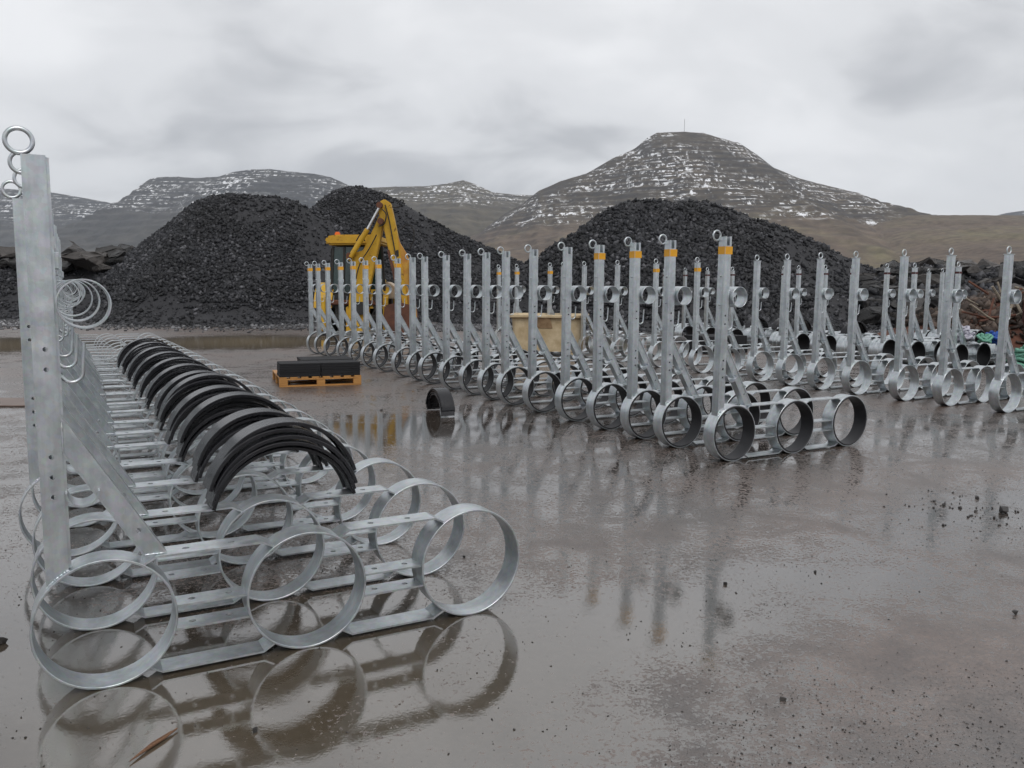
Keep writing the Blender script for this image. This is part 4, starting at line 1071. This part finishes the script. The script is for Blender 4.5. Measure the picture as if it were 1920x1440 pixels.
# fenders, wheels, chassis
for sx in (-0.95, 0.72):
    wroot = None
    q = MB(); q.lathe_y([(0.66, -0.22), (0.72, -0.16), (0.72, 0.16), (0.66, 0.22), (0.36, 0.22), (0.34, 0.1), (0.34, -0.1), (0.36, -0.22)], 0, 0, 32)
    q.v = [(sx + y * 1.0, 0.05 + x, 0.725 + z) for x, y, z in q.v]
    wroot = q.obj('wheel', TYRE, hoe, 35)
    q = MB(); q.lathe_y([(0.345, -0.14), (0.345, 0.14), (0.08, 0.10), (0.08, -0.10)], 0, 0, 24); q.v = [(sx + y, 0.05 + x, 0.725 + z) for x, y, z in q.v]
    q.obj('rim', YPAINT, wroot, 35)
    q = MB(); q.lathe_y([(0.84, -0.27), (0.84, 0.27), (0.80, 0.27), (0.80, -0.27)], 0, 0, 16, 0.1, PI - 0.1); q.v = [(sx + y, 0.05 + x, 0.725 + z) for x, y, z in q.v]
    q.obj('fender', YPAINT, hoe, 40)
hbox('chassis', -0.62, 0.42, -0.7, 3.0, 0.45, 0.95, BLACKM)
hbox('engine_hood', -0.55, 0.35, 1.3, 3.2, 0.96, 1.75, YPAINT, None, 0.08)
hbox('slide_frame', -0.84, 0.84, -0.85, -0.71, 0.45, 0.62, BLACKM); hbox('slide_frame', -0.84, 0.84, -0.85, -0.71, 0.90, 1.05, RUST)
hp('kingpost', [(650, 575), (692, 575), (694, 622), (650, 622)], 24.28, 24.52, YPAINT)
for x in (-0.98, 0.86):
    hbox('stabilizer_leg', x, x + 0.14, -0.95, -0.78, 0.12, 1.15, YPAINT); hbox('stabilizer_foot', x - 0.1, x + 0.24, -1.05, -0.7, 0.002, 0.1195, BLACKM)
hp('bucket', [(724, 572), (752, 566), (778, 574), (783, 598), (776, 622), (752, 632), (732, 622), (722, 600)], 24.0, 24.75, RUST, None, 0.04)
hp('side_hood', [(727, 528), (733, 530), (756, 546), (757, 560), (727, 560)], 25.0, 25.9, mat_noisy('pale_paint', (0.5, 0.38, 0.26), (0.62, 0.5, 0.36), 3, (0.4, 0.6)), None, 0.03)
hp('control_tower', [(700, 545), (718, 545), (718, 580), (700, 580)], 24.6, 24.8, BLACKM, None, 0.02)
hbox('loader_bucket', -1.15, 0.95, 4.1, 4.9, 0.1, 1.0, RUST, None, 0.06)
hbox('loader_arm', -0.85, -0.7, 1.6, 4.15, 0.75, 0.95, YPAINT); hbox('loader_arm', 0.5, 0.65, 1.6, 4.15, 0.75, 0.95, YPAINT)
# front wheels
for sx in (-0.8, 0.6):
    q = MB(); q.lathe_y([(0.40, -0.15), (0.44, -0.1), (0.44, 0.1), (0.40, 0.15), (0.2, 0.15), (0.2, -0.15)], 0, 0, 24)
    q.v = [(sx + y, 2.4 + x, 0.442 + z) for x, y, z in q.v]; q.obj('wheel', TYRE, hoe, 35)

# ------------------------------------------------------------------ scrap, skip, nets at the right
sx0, sx1, sy0, sy1 = 12.2, 18.5, 22.0, 26.5
r_ = np.random.default_rng(13)
npt = 2600
qx = sx0 + (sx1 - sx0) * r_.random(npt); qy = sy0 + (sy1 - sy0) * r_.random(npt)
def sh(x, y): return 1.35 * np.maximum(0, 1 - ((x - 15.0) / 3.4) ** 2) * np.maximum(0, 1 - ((y - 24.6) / 2.6) ** 2) ** 0.7
Xg, Yg = np.meshgrid(np.linspace(sx0 - 0.6, sx1 + 0.6, 50), np.linspace(sy0 - 0.4, sy1 + 1, 40))
Zg = sh(Xg, Yg) + 0.15 * (fbm(Xg * 2, Yg * 2, 6, 3) - 0.5) * (sh(Xg, Yg) > 0.02) - 0.01
ii = np.arange(Xg.size).reshape(Xg.shape); Fq = np.stack([ii[:-1, :-1], ii[:-1, 1:], ii[1:, 1:], ii[1:, :-1]], -1).reshape(-1, 4)
scrap = link('scrap_heap', np_mesh('scrap_heap', np.stack([Xg, Yg, Zg], -1).reshape(-1, 3), Fq, RUST, True))
tag(scrap, 'rusty brown scrap and rubble heap behind the right-hand brackets', 'scrap heap')
qz = sh(qx, qy); kk = qz > 0.03
tag(link('loose_rubble', stones_mesh('loose_rubble', np.stack([qx, qy, qz + 0.03], -1)[kk], 0.06 + 0.3 * r_.random(kk.sum()) ** 2, BROWNROCK, (0.15, 0.5), 4), scrap), kind='stuff')
for i in range(26):
    x = 12.8 + 4.6 * r_.random(); y = 22.6 + 2.2 * r_.random(); z = float(sh(x, y)) + 0.15
    an, el, ln = r_.uniform(-0.6, PI + 0.6), r_.uniform(-0.5, 0.9), 0.6 + 1.3 * r_.random()
    dv = Vector((math.cos(an) * math.cos(el), math.sin(an) * 0.4 * math.cos(el), math.sin(el))) * ln * 0.5
    c_ = Vector((x, y, z)); pts = [c_ - dv, c_ - dv * 0.2 + Vector((0, 0, r_.uniform(-0.08, 0.08))), c_ + dv]
    if min(p.z for p in pts) < 0.03: pts = [p + Vector((0, 0, 0.03 - min(q_.z for q_ in pts))) for p in pts]
    q = MB(); q.tube(pts, 0.022 + 0.02 * r_.random(), 6); q.obj('scrap_bar', RUST if i % 2 else DRIFT, scrap, 50)
skip = empty('rusty_skip', (14.2, 20.8, 0), 0.25)
tag(skip, 'dark red rusty steel skip at the right edge', 'skip')
REDR = mat_noisy('dark_red_rust', (0.035, 0.010, 0.010), (0.075, 0.022, 0.018), 3, (0.6, 0.85), bump=0.2, bscale=20)
for nm, bx_ in (('side_panel', (0, 3.0, 0, 0.06, 0.12, 1.25)), ('side_panel', (0, 3.0, 1.6, 1.66, 0.12, 1.25)), ('end_panel', (0, 0.06, 0.0605, 1.5995, 0.12, 1.25)), ('end_panel', (2.94, 3.0, 0.0605, 1.5995, 0.12, 1.25)), ('skip_floor', (0.0605, 2.9395, 0.0605, 1.5995, 0.12, 0.2)), ('skid', (0.1, 2.9, 0.2, 0.4, 0.001, 0.1195)), ('skid', (0.1, 2.9, 1.2, 1.4, 0.001, 0.1195)), ('top_rail', (-0.03, 3.03, -0.05, 0.05, 1.2505, 1.33))):
    q = MB(); q.bbox(*bx_, 0.01); q.obj(nm, REDR, skip)
for k in range(5):
    q = MB(); q.bbox(0.15 + k * 0.66, 0.25 + k * 0.66, -0.05, -0.001, 0.15, 1.2, 0.008); q.obj('rib', REDR, skip)
def net(name, label, loc, rx, ry, rz_, mat, seed, n=26, r0=0.035):
    r = np.random.default_rng(seed); root = empty(name, loc); tag(root, label, 'net bundle', 'net bundles at the right')
    for k in range(n):
        pts = []; a0 = r.random() * 6.28; h0 = r.random(); w = 0.45 + 0.55 * r.random()
        for j in range(14):
            a = a0 + j * 0.36 * (1 + 0.4 * r.random())
            ww = w * (1 - 0.6 * h0)
            pts.append((rx * ww * math.cos(a), ry * ww * math.sin(a), 0.04 + rz_ * h0 + 0.05 * math.sin(a * 2 + k)))
        q = MB(); q.tube(pts, r0, 6); q.obj('rope', mat, root, 70)
pb = FA.P(10.75, 4.02); net('rope_bundle', 'bright blue rope bundle on the third row at right', (pb.x, pb.y, 0.49), 0.28, 0.22, 0.14, BLUE, 3, 16, 0.03)
pw = FA.P(10.6, 4.55); net('rope_bundle', 'pale lilac rope bundle behind the blue one', (pw.x, pw.y, 0.49), 0.22, 0.2, 0.24, WHITER, 5, 12, 0.03)
pg = FA.P(10.45, 4.05); net('rope_bundle', 'small green rope coil left of the blue bundle', (pg.x, pg.y, 0.49), 0.2, 0.18, 0.1, GREENN, 6, 9, 0.025)
net('net_heap', 'pale green net heap at the right edge', (9.75, 15.3, 0), 0.55, 0.5, 0.5, GREENN, 7, 40, 0.035)

# ------------------------------------------------------------------ small things on the yard
r_ = np.random.default_rng(21)
n = 75000
uu = r_.random(n); yy = 1.9 + 13.0 * uu ** 1.7
xx = (r_.random(n) * 2 - 1) * (0.75 * yy + 0.6)
cl = fbm(xx * 0.8, yy * 0.8, 44, 4)
kp = r_.random(n) < 0.10 + 0.9 * smooth(0.47, 0.62, cl)
xx, yy = xx[kp], yy[kp]
sz = 0.0028 + 0.007 * r_.random(len(xx)) ** 6
tag(link('scattered_pebbles', stones_mesh('scattered_pebbles', np.stack([xx, yy, sz * 0.02], -1), sz, PEBBLE, (0.3, 0.7), seed=9)), 'small dark pebbles scattered over the wet yard', 'pebbles', kind='stuff')
SB = [boulder_mesh('stone', 300 + i, PEBBLE, 0.7, False) for i in range(4)]
def yard_pt(px, py):
    u, v = (px - 960) / F_PX, (720 - py) / F_PX
    d = _f + r2 * u + u2 * v; k = -EYE / d.z
    return d.x * k, d.y * k
for i, (px, py, s, lab) in enumerate([(1885, 962, 0.042, 'largest dark stone lying in the puddle near the right edge'), (1832, 935, 0.020, 'small dark stone left of the large stone by the right edge'), (870, 1046, 0.011, 'lone black pebble right of the left row'), (1360, 1096, 0.013, 'dark pebble beside the long post reflection'), (1528, 1074, 0.012, 'lone pebble on the wet ground right of the middle row'), (1468, 1313, 0.012, 'black pebble on the bare ground at lower right'), (1900, 1152, 0.018, 'dark stone at the right edge below the puddle'), (478, 1372, 0.013, 'black stone in the brown puddle at lower left'), (3, 1205, 0.03, 'black stone at the left edge of the picture'), (715, 770, 0.02, 'small stone between pallet and ground nest')]):
    x, y = yard_pt(px, py)
    o = link('stone', SB[i % 4], None, (x, y, s * 0.45)); o.scale = (s, s, s); o.rotation_euler = (0, 0, i * 1.1)
    tag(o, lab, 'stone')
# muddy rubble by the large stone
mx0, my0 = yard_pt(1860, 968)
nn = 90
rx_ = r_.normal(0, 1, (nn, 2)) * np.array([0.28, 0.22])
tag(link('wet_rubble', stones_mesh('wet_rubble', np.stack([mx0 + rx_[:, 0], my0 + 0.1 + rx_[:, 1], np.full(nn, 0.003)], -1), 0.006 + 0.018 * r_.random(nn) ** 2, PEBBLE, seed=12)), 'wet rubble crumbs around the large stone at right', 'rubble', kind='stuff')
# split stick in the puddle
(ax, ay), (bx2, by2) = yard_pt(243, 1432), yard_pt(332, 1370)
q = MB(); dd_ = Vector((bx2 - ax, by2 - ay, 0)); pp_ = Vector((-dd_.y, dd_.x, 0)).normalized(); a_ = Vector((ax, ay, 0.008))
q.tube([a_, a_ + dd_ * 0.3 + pp_ * 0.003, a_ + dd_ * 0.7 - pp_ * 0.002, a_ + dd_], [0.0015, 0.006, 0.0055, 0.003], 7)
q.tube([a_ + dd_ * 0.12 + pp_ * 0.004, a_ + dd_ * 0.5 + pp_ * 0.009, a_ + dd_ * 0.9 + pp_ * 0.005], [0.001, 0.0045, 0.002], 6)
tag(q.obj('wood_splinter', WOODM, None, 60), 'reddish split wood stick floating in the brown puddle', 'stick')
# rusty plate at the far left
x, y = yard_pt(20, 762)
q = MB(); q.bbox(-0.9, 0.45, -0.35, 0.35, 0.004, 0.02, 0.003)
pl = q.obj('steel_plate', mat_noisy('brown_plate', (0.13, 0.09, 0.075), (0.22, 0.165, 0.14), 3, (0.4, 0.6)), None); pl.location = (x, y + 0.3, 0); pl.rotation_euler = (0, 0, 0.1)
tag(pl, 'brown flat steel plate on the ground at the left edge', 'plate')

# ------------------------------------------------------------------ haze
def make_haze():
    m = bpy.data.materials.new('haze'); m.use_nodes = True
    n, l = m.node_tree.nodes, m.node_tree.links
    n.clear()
    out = n.new('ShaderNodeOutputMaterial'); v = n.new('ShaderNodeVolumePrincipled')
    v.inputs['Color'].default_value = (0.82, 0.89, 1.0, 1)
    v.inputs['Density'].default_value = 0.000065
    v.inputs['Anisotropy'].default_value = 0.0
    l.new(v.outputs[0], out.inputs['Volume'])
    return m
q = MB(); q.box(-6500, 6500, -6500, 6500, -1.6, 800)
hz = q.obj('haze', make_haze())
tag(hz, 'thin grey rain haze over the valley', kind='stuff')
